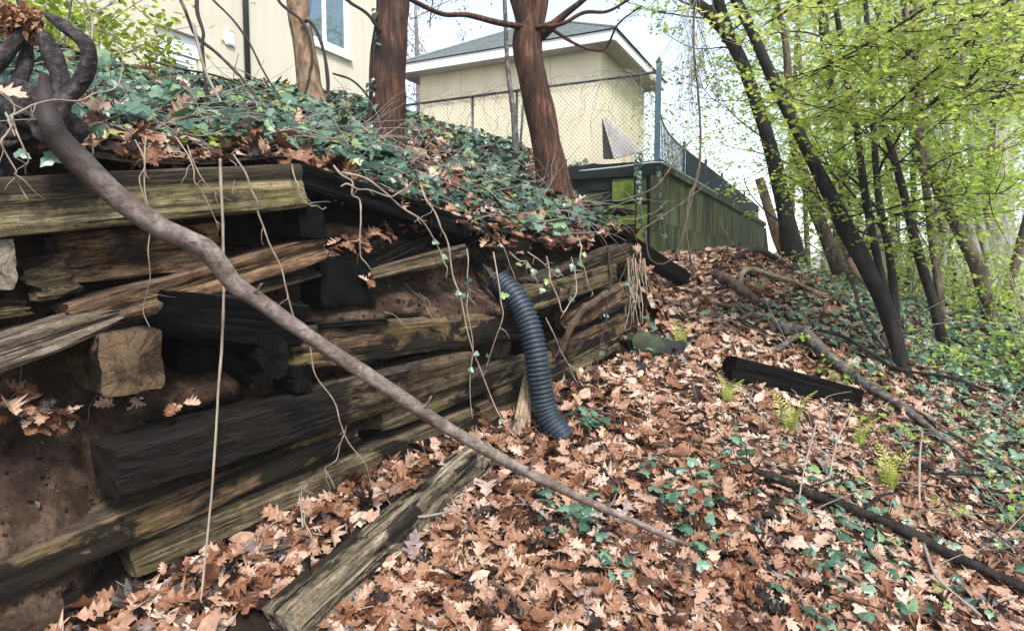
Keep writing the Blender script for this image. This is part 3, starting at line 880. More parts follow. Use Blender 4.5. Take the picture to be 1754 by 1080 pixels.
white = plain_mat('white_paint', (.74, .75, .76), .5, .4, 0, .08, 3)
glass = NT('window_glass')
gp = glass.n('BsdfPrincipled'); gp.inputs['Base Color'].default_value = (.22, .29, .32, 1); gp.inputs['Roughness'].default_value = .03; gp.inputs['Metallic'].default_value = .85
go = glass.n('OutputMaterial'); glass.l(gp.outputs[0], go.inputs['Surface']); glass = glass.m
blind = plain_mat('pale_blue_blind', (.42, .60, .64), .6)
iron = plain_mat('dark_iron', (.012, .016, .020), .45, .5)
HO = Vector((-4.86, 9.0, 0)); HX = Vector((CS[0], CS[1], 0)); HY = Vector((-CS[1], CS[0], 0))   # along the wall, into the house
HM = Matrix(((HX.x, HY.x, 0, HO.x), (HX.y, HY.y, 0, HO.y), (0, 0, 1, 0), (0, 0, 0, 1)))
def hs_of(px):       # distance along the house wall seen at this column
    k = (px - CX) / F
    return (HO.x - k * HO.y) / (k * HX.y - HX.x)
def hz_of(px, py):
    return at(px, py, HO.y + HX.y * hs_of(px))[2]
house = empty('house', (HO.x, HO.y, 3.6), 'cream rendered house with white windows above the ivy bank', 'house')
sL = -2.2; sR = hs_of(652)
w1a, w1b = hs_of(284), hs_of(362); w1t = hz_of(284, 38); w1z = w1t - 1.05
w2a, w2b = hs_of(520), hs_of(606); w2z = hz_of(606, 101); w2t = w2z + 1.9
zb, zt = 2.6, 10.5
wb = MB()
for (a, b, z0, z1) in ((sL, w1a, zb, zt), (w1a, w1b, zb, w1z), (w1a, w1b, w1t, zt), (w1b, w2a, zb, zt), (w2a, w2b, zb, w2z), (w2a, w2b, w2t, zt), (w2b, sR, zb, zt)):
    wb.box((a, 0, z0), (b, .25, z1))
wb.box((sR - .25, .253, zb), (sR, 7, zt)); wb.box((sL, .253, zb), (sL + .25, 7, zt))
link('wall', wb.mesh(), cream, house, HM)
rb = MB().poly([(sL - .5, -.5, zt), (sR + .5, -.5, zt), (sR + .5, 7.5, zt), (sL - .5, 7.5, zt), (sL + 2.5, 3.5, zt + 2.6), (sR - 2.5, 3.5, zt + 2.6)], (0, 1, 5, 4), (1, 2, 5), (2, 3, 4, 5), (3, 0, 4), (3, 2, 1, 0))
link('roof', rb.mesh(), plain_mat('house_shingles', (.10, .11, .12), .9), house, HM)
def window(a, b, z0, z1, y, sashes, name='window'):
    f = MB()
    t = .07
    f.box((a, y, z0), (a + t, y + .06, z1)); f.box((b - t, y, z0), (b, y + .06, z1))
    f.box((a + t, y + .001, z0), (b - t, y + .061, z0 + t)); f.box((a + t, y + .001, z1 - t), (b - t, y + .061, z1))
    fr = link(name, f.mesh(), white, house, HM)
    n = len(sashes)
    for i, mat in enumerate(sashes):
        x0 = a + t + (b - a - 2 * t) * i / n; x1 = a + t + (b - a - 2 * t) * (i + 1) / n
        s_ = MB(); e = .045
        s_.box((x0 + .002, y + .015, z0 + t + .002), (x0 + e, y + .05, z1 - t - .002)); s_.box((x1 - e, y + .015, z0 + t + .002), (x1 - .002, y + .05, z1 - t - .002))
        s_.box((x0 + e, y + .016, z0 + t + .002), (x1 - e, y + .049, z0 + t + e)); s_.box((x0 + e, y + .016, z1 - t - e), (x1 - e, y + .049, z1 - t - .002))
        link('sash', s_.mesh(), white, fr, HM)
        link('pane', MB().box((x0 + e, y + .028, z0 + t + e), (x1 - e, y + .036, z1 - t - e)).mesh(), mat, fr, HM)
    return fr
wn = window(w2a + .02, w2b - .02, w2z + .02, w2t - .02, -.03, (glass, glass))
link('sill', MB().box((w2a - .05, -.07, w2z - .045), (w2b + .05, .1, w2z)).mesh(), white, wn, HM)
x0 = w2a + .12
link('blind', MB().box((w2a + .14, .02, w2z + .45), (w2a + .44, .03, w2t - .1)).mesh(), blind, wn, HM)
wn = window(w1a + .03, w1b - .03, w1z + .02, w1t - .30, .10, (glass,))
wn['label'] = 'small basement window in a deep reveal behind the ivy'
link('lintel', MB().box((w1a + .005, .08, w1t - .28), (w1b - .005, .16, w1t - .005)).mesh(), white, wn, HM)
dp = MB().bar((hs_of(432), -.06, zb), (hs_of(432), -.06, zt), .045, 10)
link('downspout', dp.mesh(True), plain_mat('black_pipe', (.010, .011, .014), .4, .5), house, HM)
vs_ = hs_of(407); vz = hz_of(407, 66)
vb = MB().box((vs_ - .08, -.035, vz - .11), (vs_ + .08, 0.0, vz + .11)).box((vs_ - .06, -.05, vz - .09), (vs_ + .06, -.034, vz + .07))
link('vent_cover', vb.mesh(), white, house, HM)
# grooves of the render, as thin battens
for px in (395, 470, 640):
    pass

# ------------------------------------------------------------------ shed (garage)
Yc = 12.0; KX = (1025 - CX) / F * Yc
SM = Matrix(((-CF[0], CS[0], 0, KX), (-CF[1], CS[1], 0, Yc), (0, 0, 1, 0), (0, 0, 0, 1)))   # x along the front to the right, y back
Wd, Ln = 3.95, 3.0
ez = at(1025, 78, Yc)[2]; bz = 3.2
shed = empty('shed', (KX, Yc, bz), 'cream shed with a grey shingled hip roof behind the chain link fence', 'shed')
link('wall', MB().box((-Wd, 0, bz), (0, Ln, ez)).mesh(), cream2, shed, SM)
for i in range(4):
    a = -Wd + .02 + i * (Wd - .02) / 4
    link('panel', MB().box((a, -.014, bz + 1.62), (a + (Wd - .02) / 4 - .012, -.002, ez - .02)).mesh(), cream2, shed, SM)
link('panel', MB().box((-Wd, -.012, bz + .02), (-.002, -.002, bz + 1.615)).mesh(), cream2, shed, SM)
ov = .36
e0 = ez - .06
# soffit + fascia
link('soffit', MB().box((-Wd - ov + .02, -ov + .02, e0), (ov - .02, Ln + ov - .02, e0 + .02)).mesh(), plain_mat('grey_soffit', (.46, .45, .43), .7), shed, SM)
fs = MB()
fs.box((-Wd - ov, -ov - .02, e0), (ov, -ov + .018, e0 + .17)); fs.box((ov - .018, -ov + .02, e0), (ov + .02, Ln + ov, e0 + .17)); fs.box((-Wd - ov - .02, -ov + .02, e0), (-Wd - ov + .018, Ln + ov, e0 + .17))
link('fascia', fs.mesh(), white, shed, SM)
rz0 = e0 + .175; rz1 = rz0 + 1.02
xl, xr, y0, y1 = -Wd - ov - .05, ov + .05, -ov - .05, Ln + ov + .05
ym = (y0 + y1) / 2; rl = xl + (ym - y0); rr_ = xr - (ym - y0)
if rl > rr_: rl = rr_ = (xl + xr) / 2
rl, rr_ = rl - .05, rr_ + .05
roofm = plain_mat('grey_green_shingle', (.155, .185, .185), .9, .2, 0, .4, 7)
roof = link('roof', MB().poly([(xl, y0, rz0), (xr, y0, rz0), (xr, y1, rz0), (xl, y1, rz0), (rl, ym, rz1), (rr_, ym, rz1)], (0, 1, 5, 4), (1, 2, 5), (2, 3, 4, 5), (3, 0, 4), (3, 2, 1, 0)).mesh(), plain_mat('roof_felt', (.03, .033, .036), .9), shed, SM)
sh_me = MB().poly([(0, -.004, .003), (.285, -.004, .003), (.285, .155, .001), (0, .155, .001), (0, -.004, .013), (.285, -.004, .013), (.285, .155, .004), (0, .155, .004)],
                  (0, 3, 2, 1), (4, 5, 6, 7), (0, 1, 5, 4), (1, 2, 6, 5), (2, 3, 7, 6), (3, 0, 4, 7)).mesh()
sh_me.materials.append(roofm)
def shingles(P0, P1, Q0, Q1, row=.15, w=.29):
    P0, P1, Q0, Q1 = map(Vector, (P0, P1, Q0, Q1))
    ax = (P1 - P0).normalized(); mid = (Q0 + Q1) / 2
    up = (Q0 - P0) - ax * (Q0 - P0).dot(ax); Hh = up.length; up.normalize()
    nn = ax.cross(up)
    n = int(Hh / row)
    for i in range(n):
        tt = (i + .35) * row / Hh
        a = (P0 + (Q0 - P0) * tt - P0).dot(ax); b = (P0 + (P1 - P0) + (Q1 - P1) * tt - P0).dot(ax)
        x = a - (i % 2) * w * .5
        while x < b:
            xs = max(x, a); xe = min(x + w - .005, b)
            if xe - xs > .05:
                org = P0 + ax * xs + up * (i * row) + nn * (.002 + random.uniform(0, .002))
                Ml = Matrix.Identity(4)
                for c_, vv in enumerate((ax * ((xe - xs) / .285), up, nn)):
                    for r_ in range(3): Ml[r_][c_] = vv[r_]
                Ml.translation = org
                link('shingle', sh_me, None, roof, SM @ Ml)
            x += w
shingles((xl, y0, rz0), (xr, y0, rz0), (rl, ym, rz1), (rr_, ym, rz1))
shingles((xr, y0, rz0), (xr, y1, rz0), (rr_, ym, rz1), (rr_, ym + .001, rz1), .16, .30)
hb = MB()
for a, b in (((xl, y0, rz0), (rl, ym, rz1)), ((xr, y0, rz0), (rr_, ym, rz1)), ((rl, ym, rz1), (rr_, ym, rz1)), ((xr, y1, rz0), (rr_, ym, rz1))):
    hb.bar(Vector(a) + Vector((0, 0, .012)), Vector(b) + Vector((0, 0, .012)), .03, 6)
link('hip_cap', hb.mesh(), roofm, shed, SM)
# leaning sheets against the shed
def yard(px, py, Y): return at(px, py, Y)
sb = MB()
a, b, c_ = at(1034, 200, 11.35), at(1052, 272, 11.2), at(1104, 258, 11.5)
a2, b2, c2 = [p + np.array((.02, .03, 0)) for p in (a, b, c_)]
sb.poly([a, b, c_, a2, b2, c2], (0, 1, 2), (5, 4, 3), (0, 3, 4, 1), (1, 4, 5, 2), (2, 5, 3, 0))
tag(link('leaning_sheet', sb.mesh(), plain_mat('grey_sheet', (.36, .34, .33), .7)), 'grey triangular sheet leaning on the shed behind the fence', 'sheet')
sb = MB(); a, b, c_ = at(1031, 202, 11.5), at(1033, 272, 11.4), at(1051, 272, 11.3)
a2, b2, c2 = [p + np.array((.02, .05, 0)) for p in (a, b, c_)]
sb.poly([a, b, c_, a2, b2, c2], (0, 1, 2), (5, 4, 3), (0, 3, 4, 1), (1, 4, 5, 2), (2, 5, 3, 0))
tag(link('plywood_sheet', sb.mesh(), plain_mat('dark_panel', (.03, .03, .032), .6)), 'dark narrow sheet of plywood behind the grey leaning sheet', 'plywood')

# ------------------------------------------------------------------ concrete retaining wall
ng = NT('mossy_concrete'); c = ng.coords()
f1 = ng.noise(ng.vmath('MULTIPLY', c, (2.2, 2.2, .5)), 1.6, 6, .65, .3); f2 = ng.noise(c, 1.6, 5, .6); f3 = ng.noise(c, 14, 5, .65)
col = ng.ramp(f1, [(.32, (.006, .008, .004)), (.46, (.040, .048, .020)), (.58, (.105, .108, .058)), (.75, (.18, .17, .125))])
col = ng.mix(ng.math('MULTIPLY', ng.ramp(f2, [(.48, 0.0), (.60, 1.0)]), .6), col, (.052, .078, .017))
col = ng.mix(.5, col, ng.ramp(f3, [(.3, .4), (.65, 1.1)]), 'MULTIPLY')
M['moss_conc'] = ng.out(col, .9, f3, .5, .01, .2)
M['moss_green'] = plain_mat('bright_moss', (.15, .21, .035), .95, .1, 0, .6, 5, .4)
M['conc_dark'] = plain_mat('dark_green_stained_concrete', (.010, .016, .013), .85, .15, 0, .5, 4, .3)
CM = Matrix(((-CF[0], CS[0], 0, CC[0]), (-CF[1], CS[1], 0, CC[1]), (0, 0, 1, 0), (0, 0, 0, 1)))
cw = empty('concrete_wall', (CC[0], CC[1], 1.4), 'mossy green stained concrete retaining wall under the iron picket fence', 'wall')
zt_ = 3.24
link('wall', MB().box((-1.9, .05, -.5), (-.05, .35, zt_ - .24)).box((-.35, .352, -.5), (-.05, 18, zt_ - .24)).mesh(), M['conc_dark'], cw, CM)
link('coping', MB().box((-1.95, -.04, zt_ - .22), (.03, .40, zt_)).mesh(), M['conc_dark'], cw, CM)
link('coping', MB().box((-.40, .402, zt_ - .14), (.05, 18.05, zt_)).mesh(), M['moss_conc'], cw, CM)
for i in range(7):
    a = .06 + i * 2.55
    link('panel', MB().box((-.049, a + .01, zt_ - 1.0), (random.uniform(-.010, 0), a + 2.54, zt_ - .15)).mesh(), M['moss_conc'], cw, CM)
    link('panel', MB().box((-.049, a + .01, -.4), (random.uniform(.004, .018), a + 2.54, zt_ - 1.012)).mesh(), M['moss_conc'], cw, CM)
link('pilaster', MB().box((-.14, -.03, -.4), (.015, .055, zt_ - .225)).mesh(), M['moss_conc'], cw, CM)
for (px0, py0, px1, py1, m) in ((1046, 306, 1083, 345, 'moss_green'), (1002, 330, 1032, 352, 'moss_conc'), (1040, 350, 1085, 385, 'moss_green'), (1085, 300, 1104, 345, 'moss_conc'), (1004, 303, 1040, 327, 'conc_dark'), (1087, 350, 1106, 440, 'moss_green'), (1034, 388, 1084, 430, 'moss_conc'), (1040, 434, 1084, 470, 'conc_dark'), (998, 356, 1034, 400, 'conc_dark')):
    def fx(px):
        k = (px - CX) / F
        return (CC[0] - k * CC[1]) / (k * (-CF[1]) - (-CF[0]))
    x0, x1 = fx(px0), fx(px1); Yd = CC[1] + CF[1] * -(x0 + x1) / 2 * -1 * -1
    Yd = CC[1] - CF[1] * (x0 + x1) / 2
    z0, z1 = at(px0, py1, Yd)[2], at(px0, py0, Yd)[2]
    link('block', MB().box((x0 + .006, random.uniform(.0, .02), z0 + .006), (x1 - .006, .052, z1 - .006)).mesh(), M[m], cw, CM)
galv = plain_mat('galvanised_pipe', (.42, .44, .45), .5, .5, .4)
pp = tube_arrays([at(992, 293, 10.85), at(1060, 286, 10.55), at(1124, 278, 10.3), at(1150, 287, 10.6), at(1230, 332, 14)], [.015] * 5, 8, n=24)
tag(link('handrail', mesh_np(pp[0], [pp[1], pp[2]]), galv), 'thin grey metal pipe running along the top of the concrete wall', 'pipe')

# picket fence along the side of the concrete wall
pf = empty('picket_fence', (CC[0], CC[1], zt_), 'dark iron picket fence on top of the concrete wall running back into the trees', 'fence')
ftop = lambda b: zt_ + (.62 + .70 * math.exp(-b / .45))
bl_iron = plain_mat('blue_black_iron', (.018, .033, .045), .45, .5)
k = 0; rail = MB()
pk = MB().bar((0, 0, 0), (0, 0, 1), .009, 4).mesh(); pk.materials.append(bl_iron)
b = .13
while b < 17:
    h_ = ftop(b) - zt_ - .02
    o = link('picket', pk, None, pf, CM @ Matrix.Translation((-.12, b, zt_ + .001)) @ Matrix.Diagonal((1, 1, h_, 1)))
    b += .11; k += 1
prev = None
for i in range(80):
    b = .06 + i * .22
    if b > 17: break
    cur = (-.12, b, ftop(b) - .06)
    if prev: rail.bar(prev, cur, .014, 4)
    prev = cur
rail.bar((-.12, .06, zt_ + .1), (-.12, 17, zt_ + .1), .013, 4)
link('rail', rail.mesh(), bl_iron, pf, CM)
for b in (2.4, 4.8, 7.2, 9.6, 12):
    link('post', MB().bar((-.12, b, zt_), (-.12, b, ftop(b) + .08), .03, 6).mesh(), bl_iron, pf, CM)
ph = at(1118, 96, 10.4)[2]
link('screen', MB().box((-.112, 2.6, zt_ + .06), (-.100, 16.5, zt_ + .56)).mesh(), plain_mat('dark_blue_mesh', (.018, .032, .045), .8, .2, 0, .5, 2), pf, CM)
post = empty('fence_post', (CC[0], CC[1], zt_), 'tall blue grey iron corner post where the two fences meet', 'post')
link('shaft', MB().box((-.085, -.005, zt_ + .001), (-.015, .065, ph - .06)).mesh(), plain_mat('blue_grey_paint', (.05, .10, .14), .5, .5), post, CM)
link('cap', MB().poly([(-.095, -.015, ph - .058), (-.005, -.015, ph - .058), (-.005, .075, ph - .058), (-.095, .075, ph - .058), (-.05, .03, ph + .05)], (0, 1, 4), (1, 2, 4), (2, 3, 4), (3, 0, 4), (3, 2, 1, 0)).mesh(), bl_iron, post, CM)

# chain link fence
cl = empty('chain_link_fence', (CC[0], CC[1], zt_), 'chain link fence with dark top rail and dry vines in front of the shed', 'fence')
ct = at(1113, 121, 10.45)[2]; cb = zt_ + .02; LF = 6.4
link('top_rail', MB().bar((-.1, -.0, ct), (-LF, .0, ct), .024, 8).mesh(True), iron, cl, CM)
def cfx(px):
    k = (px - CX) / F
    return (CC[0] - k * CC[1]) / (-k * CF[1] + CF[0])
for px in (810, 884, 690):
    x = cfx(px)
    link('post', MB().bar((x, .03, cb - .3), (x, .03, ct), .024, 8).mesh(True), iron, cl, CM)
link('brace', MB().bar((cfx(886), .05, cb - .1), (cfx(897), .05, ct + .25), .022, 8).mesh(True), plain_mat('blue_green_paint', (.05, .12, .14), .5), cl, CM)
wm = MB(); pitch = .075; hgt = ct - cb
x = -LF - hgt
while x < 0:
    for sgn in (1, -1):
        a0, a1 = (x, x + hgt) if sgn > 0 else (x + hgt, x)
        # clip to the fence
        z0, z1 = cb, ct
        ax, bx_ = a0, a1
        def clip(ax, az, bx, bz):
            pts = []
            for lim in (-LF, -.1):
                pass
            t0, t1 = 0.0, 1.0; dx = bx - ax
            for lim, s_ in ((-LF, 1), (-.1, -1)):
                if dx * s_ > 0: t0 = max(t0, (lim - ax) / dx)
                else: t1 = min(t1, (lim - ax) / dx)
            if t1 <= t0: return None
            return (ax + dx * t0, az + (bz - az) * t0), (ax + dx * t1, az + (bz - az) * t1)
        r_ = clip(ax, z0, bx_, z1)
        if r_: wm.bar((r_[0][0], .004 * sgn, r_[0][1]), (r_[1][0], .004 * sgn, r_[1][1]), .0028, 3)
    x += pitch
link('wire_mesh', wm.mesh(), plain_mat('grey_wire', (.10, .10, .10), .5, .5, .3), cl, CM)
# dry vines tangled along the rail
vt = []
for i in range(150):
    x = random.uniform(-LF, -.2); z = ct + random.gauss(.02, .05)
    p = [np.array((x, random.uniform(-.04, .04), z))]
    dx = random.choice((-1, 1)) * random.uniform(.05, .14)
    for j in range(4): p.append(p[-1] + np.array((dx * random.uniform(.4, 1.4), random.gauss(0, .02), random.gauss(-.005, .035))))
    vt.append(tube_arrays(p, [.0035] * 5, 3, n=9, cap=False))
for i in range(34):
    x = random.uniform(-LF, -.2); p = [np.array((x, -.02, ct))]
    for j in range(6): p.append(p[-1] + np.array((random.gauss(0, .09), random.gauss(0, .015), -random.uniform(.05, .26))))
    vt.append(tube_arrays(p, [.005, .005, .004, .004, .004, .003, .003], 3, n=16, cap=False))
vtm = tubes_mesh(vt)
tag(link('dry_vine', vtm, M['twig_grey'], None, CM), 'dry leafless vine tangled along the chain link fence rail', 'vine')

# ------------------------------------------------------------------ trees
def branch_path(p, d, L, n=5, droop=0.0, wig=.18):
    P = [np.array(p, float)]; d = np.array(d, float)
    for i in range(n):
        d = d + rng.normal(0, wig, 3) + np.array((0, 0, -droop)); d /= np.linalg.norm(d)
        P.append(P[-1] + d * L / n)
    return np.array(P)

def spray(centers, dirs, per, size, tint0, tpl, spread=.09):
    """whorls of leaves round twig tips"""
    n = len(centers); N = n * per
    c = np.repeat(centers, per, 0)
    a = rng.uniform(0, 2 * np.pi, N)
    hd = np.stack([np.cos(a), np.sin(a), rng.normal(-.15, .25, N)], -1)
    pos = c + hd * rng.uniform(.01, spread, N)[:, None] + rng.normal(0, .02, (N, 3))
    nr = np.stack([rng.normal(0, .45, N), rng.normal(0, .45, N), np.ones(N)], -1) + hd * .35
    sz = rng.uniform(.55, 1.2, N) * size
    tt = np.clip(np.repeat(tint0, per) + rng.normal(0, .12, N), 0, 1)
    return leaves_arrays(tpl, pos, nr, hd, sz, tt, 0, 0)

def tree(label, stems, bark, nb=20, blen=(.7, 1.6), size=.06, zmin=2.0, zmax=7.0, per=6, dens=1.0, group=None, leafm='spring', tpl=MAPLE, bias=(0, 0, .25), base=None, tw=.011, name='tree', extra=()):
    """stems: list of pixel polylines (px,py,depth,width px)"""
    b0 = at(*stems[0][0][:3]) if base is None else base
    root = empty(name, tuple(b0), label, 'tree', group)
    tubes = []; paths = []
    for i, st in enumerate(stems):
        tb = pxtube(st, 12, bump=.13, bfreq=3.5, n=max(14, len(st) * 6), seed=rng.uniform(0, 9))
        link('trunk' if i == 0 else 'stem', tubes_mesh([tb]), M[bark], root)
        P = catmull(np.array([tuple(at(*q[:3])) for q in st]), 30); paths.append(P)
    tips = []; tips_d = []
    bt = []
    for i in range(nb):
        P = paths[rng.integers(len(paths))]
        ok = np.where((P[:, 2] > zmin) & (P[:, 2] < zmax))[0]
        if not len(ok): continue
        p = P[rng.choice(ok)]
        a = rng.uniform(0, 2 * np.pi)
        d = np.array((math.cos(a), math.sin(a), rng.uniform(.0, .8))) + np.array(bias)
        d /= np.linalg.norm(d); L = rng.uniform(*blen)
        Q = branch_path(p, d, L, 6, .03)
        r0 = tw * rng.uniform(.7, 1.4)
        bt.append(tube_arrays(Q, np.linspace(r0, r0 * .3, 7), 5, n=13, cap=False))
        for j in range(int(5 * dens * L / 1.2) + 2):
            f = rng.uniform(.25, 1.0) * 6; k = min(int(f), 5)
            q = Q[k] + (Q[k + 1] - Q[k]) * (f - k)
            dd = (Q[k + 1] - Q[k]); dd /= np.linalg.norm(dd)
            sdv = np.cross(dd, rng.normal(0, 1, 3)); sdv[2] *= .4; sdv = sdv / (np.linalg.norm(sdv) + 1e-6) + dd * .5
            T = branch_path(q, sdv, rng.uniform(.2, .55), 3, .05)
            bt.append(tube_arrays(T, np.array([.0055, .0045, .003, .002]), 3, n=6, cap=False))
            for w in (.4, .7, 1.0):
                f2 = w * 3; k2 = min(int(f2), 2)
                tips.append(T[k2] + (T[k2 + 1] - T[k2]) * (f2 - k2))
    for e in extra: bt.append(e)
    if bt: link('branches', tubes_mesh(bt), M[bark], root)
    if tips:
        tips = np.array(tips)
        lv = spray(tips, None, per, size, np.clip(rng.normal(.5, .2, len(tips)), 0, 1), tpl)
        link('crown', merge_leaves([lv]), M[leafm], root)
    return root

# trunks on the ivy bank
tree('bare tan trunk in front of the house window', [[(545, 205, 5.5, 52), (532, 150, 5.5, 42), (522, 80, 5.5, 38), (512, 20, 5.5, 36), (505, -60, 5.5, 34)]], 'bark_tan', nb=0)
t2 = tree('thick reddish brown trunk between the house and the shed', [[(655, 262, 5.1, 70), (660, 215, 5.1, 60), (664, 160, 5.1, 58), (668, 90, 5.1, 54), (672, 20, 5.1, 50), (676, -80, 5.1, 46)],
     [(645, 170, 5.13, 22), (643, 110, 5.15, 20), (648, 60, 5.16, 18), (660, 0, 5.18, 18), (668, -60, 5.2, 16)]], 'bark_red', nb=0)
t3 = tree('reddish trunk forking in front of the shed roof', [[(952, 360, 5.5, 62), (948, 310, 5.5, 56), (935, 240, 5.5, 52), (918, 160, 5.5, 48), (905, 90, 5.5, 46), (905, 55, 5.5, 44), (918, 15, 5.5, 36), (930, -70, 5.5, 32)],
     [(908, 70, 5.5, 34), (896, 30, 5.48, 28), (884, -10, 5.46, 26), (870, -70, 5.44, 24)],
     [(925, 62, 5.5, 18), (945, 45, 5.45, 15), (968, 25, 5.4, 12), (1005, -5, 5.3, 9), (1040, -40, 5.2, 8)],
     [(905, 48, 5.44, 10), (858, 40, 5.4, 10), (800, 26, 5.35, 9), (760, 25, 5.3, 8), (720, 8, 5.2, 8), (690, -8, 5.1, 7)],
     [(912, 47, 5.43, 8), (960, 42, 5.35, 7), (1000, 22, 5.3, 6), (1040, 20, 5.2, 5), (1080, -2, 5.1, 4)],
     [(945, 50, 5.45, 6), (985, 75, 5.4, 5), (1025, 87, 5.35, 4), (1042, 75, 5.3, 4), (1060, 40, 5.2, 3), (1100, 10, 5.1, 3)]], 'bark_red', nb=0)
tree('slim grey sapling left of the forked trunk by the chain link fence', [[(884, 270, 9.3, 13), (880, 200, 9.3, 10), (870, 120, 9.3, 8), (866, 40, 9.3, 7), (862, -60, 9.3, 6)]], 'bark_grey', nb=0)

# trunks on the right
tree('dark leaning trunk rising from the leafy mound beside the concrete wall', [
     [(1362, 452, 8.0, 40), (1345, 370, 8.0, 28), (1322, 260, 8.0, 24), (1300, 190, 8.0, 22), (1272, 110, 8.0, 22), (1245, 60, 8.0, 19), (1215, 25, 8.0, 20), (1185, -5, 8.0, 15), (1150, -60, 8, 12)],
     [(1250, 68, 8.0, 22), (1235, 20, 8.02, 20), (1222, -40, 8.05, 18), (1205, -120, 8.1, 14)],
     [(1318, 250, 7.95, 20), (1300, 160, 7.9, 18), (1345, 196, 7.85, 15)]][:2], 'bark_dark', nb=17, zmin=1.9, zmax=6.5, size=.055, blen=(.6, 1.5), dens=1.1)
tree('dark trunk just right of the mound with a straight upper stem', [
     [(1440, 465, 8.4, 28), (1412, 400, 8.4, 22), (1388, 335, 8.4, 20), (1362, 245, 8.4, 16), (1352, 160, 8.4, 13), (1345, 70, 8.4, 11), (1330, 0, 8.4, 9), (1320, -80, 8.4, 7)]], 'bark_mid', nb=10, zmin=1.9, zmax=6.4, size=.055)
tree('dark trunk that leans left over the slope with its foot by the grey fallen branch', [
     [(1557, 668, 5.3, 22), (1545, 620, 5.35, 24), (1528, 560, 5.4, 26), (1508, 505, 5.45, 28), (1480, 450, 5.5, 27), (1453, 400, 5.55, 26), (1422, 335, 5.6, 23), (1390, 270, 5.65, 21), (1362, 215, 5.7, 20), (1330, 150, 5.75, 19), (1290, 60, 5.8, 17), (1252, -20, 5.85, 17), (1225, -90, 5.9, 14)],
     [(1532, 575, 5.40, 14), (1514, 490, 5.45, 14), (1496, 410, 5.5, 13), (1480, 320, 5.55, 12), (1470, 240, 5.6, 10), (1450, 130, 5.65, 10), (1430, 0, 5.7, 8)],
     [(1540, 600, 5.5, 14), (1532, 520, 5.6, 14), (1524, 440, 5.7, 13), (1508, 360, 5.8, 11), (1500, 280, 5.9, 10), (1492, 120, 6, 9), (1480, -20, 6.1, 7)]], 'bark_dark', nb=18, zmin=1.7, zmax=5.2, size=.052, blen=(.5, 1.3), dens=1.1)
tree('thin black trunk with a bare elbow branch at its top', [
     [(1622, 612, 6.2, 19), (1612, 570, 6.2, 17), (1596, 510, 6.2, 16), (1578, 450, 6.2, 16), (1562, 390, 6.2, 14), (1545, 320, 6.2, 12), (1528, 260, 6.2, 11), (1510, 210, 6.2, 9)],
     [(1510, 208, 6.2, 9), (1545, 199, 6.1, 8), (1585, 184, 6.0, 8), (1612, 164, 5.9, 7), (1650, 153, 5.8, 5), (1720, 156, 5.7, 3)]], 'bark_dark', nb=8, zmin=2.0, zmax=4.5, size=.05, blen=(.4, 1.0))
tree('slender brown trunk beside the thin black one', [
     [(1612, 545, 7.0, 13), (1606, 480, 7.0, 13), (1596, 400, 7.0, 13), (1588, 330, 7.0, 12), (1575, 250, 7.0, 11), (1560, 120, 7.0, 9), (1545, -40, 7, 7)]], 'bark_mid', nb=10, zmin=2.0, zmax=5.5, size=.055)
tree('brown mossy trunk leaning left behind the ivy carpet', [
     [(1702, 568, 7.4, 28), (1690, 520, 7.4, 22), (1672, 455, 7.4, 22), (1650, 410, 7.4, 20), (1618, 345, 7.4, 18), (1592, 285, 7.4, 16), (1575, 200, 7.4, 13), (1568, 80, 7.4, 11), (1560, -60, 7.4, 9)]], 'bark_mid', nb=14, zmin=1.9, zmax=5.8, size=.055)
tree('broad pale grey trunk far back at the right edge', [
     [(1705, 520, 15, 66), (1702, 350, 15, 58), (1698, 200, 15, 54), (1690, 80, 15, 54), (1688, -60, 15, 50), (1690, -300, 15, 40)],
     [(1698, 230, 15, 26), (1725, 130, 15, 22), (1745, 40, 15, 20), (1770, -80, 15, 18)]], 'bark_hazed', nb=26, zmin=5, zmax=11, size=.10, blen=(1.5, 3.5), tw=.03, leafm='spring')
tree('straight bare brown sapling between the two leaning dark trunks', [
     [(1462, 470, 9.0, 15), (1452, 400, 9.0, 13), (1440, 300, 9.0, 11), (1428, 180, 9.0, 10), (1415, 40, 9.0, 8), (1410, -60, 9, 7)]], 'bark_mid', nb=18, zmin=2.2, zmax=7, size=.06)
tree('pale broken trunk beside the mound at the foot of the dark leaning tree', [
     [(1345, 440, 9.0, 20), (1325, 385, 9.0, 18), (1308, 330, 9.0, 16), (1300, 305, 9.0, 14)]], 'bark_tan', nb=0, name='dead_tree')
tree('thin crooked brown sapling bending right among the ivy', [
     [(1500, 490, 6.6, 16), (1470, 470, 6.65, 15), (1450, 430, 6.7, 14), (1435, 380, 6.7, 12), (1428, 330, 6.75, 9)]], 'bark_tan', nb=5, zmin=1.7, zmax=3, size=.05, blen=(.4, .8))
tree('thin white barked sapling arching over the slope at the right', [
     [(1520, 600, 5.6, 6), (1480, 548, 5.6, 6), (1462, 490, 5.6, 6), (1445, 455, 5.6, 6), (1452, 438, 5.58, 6), (1488, 412, 5.5, 6), (1540, 395, 5.4, 4), (1600, 372, 5.3, 3)]], 'bark_grey', nb=4, zmin=1.5, zmax=3, size=.05, blen=(.3, .6))
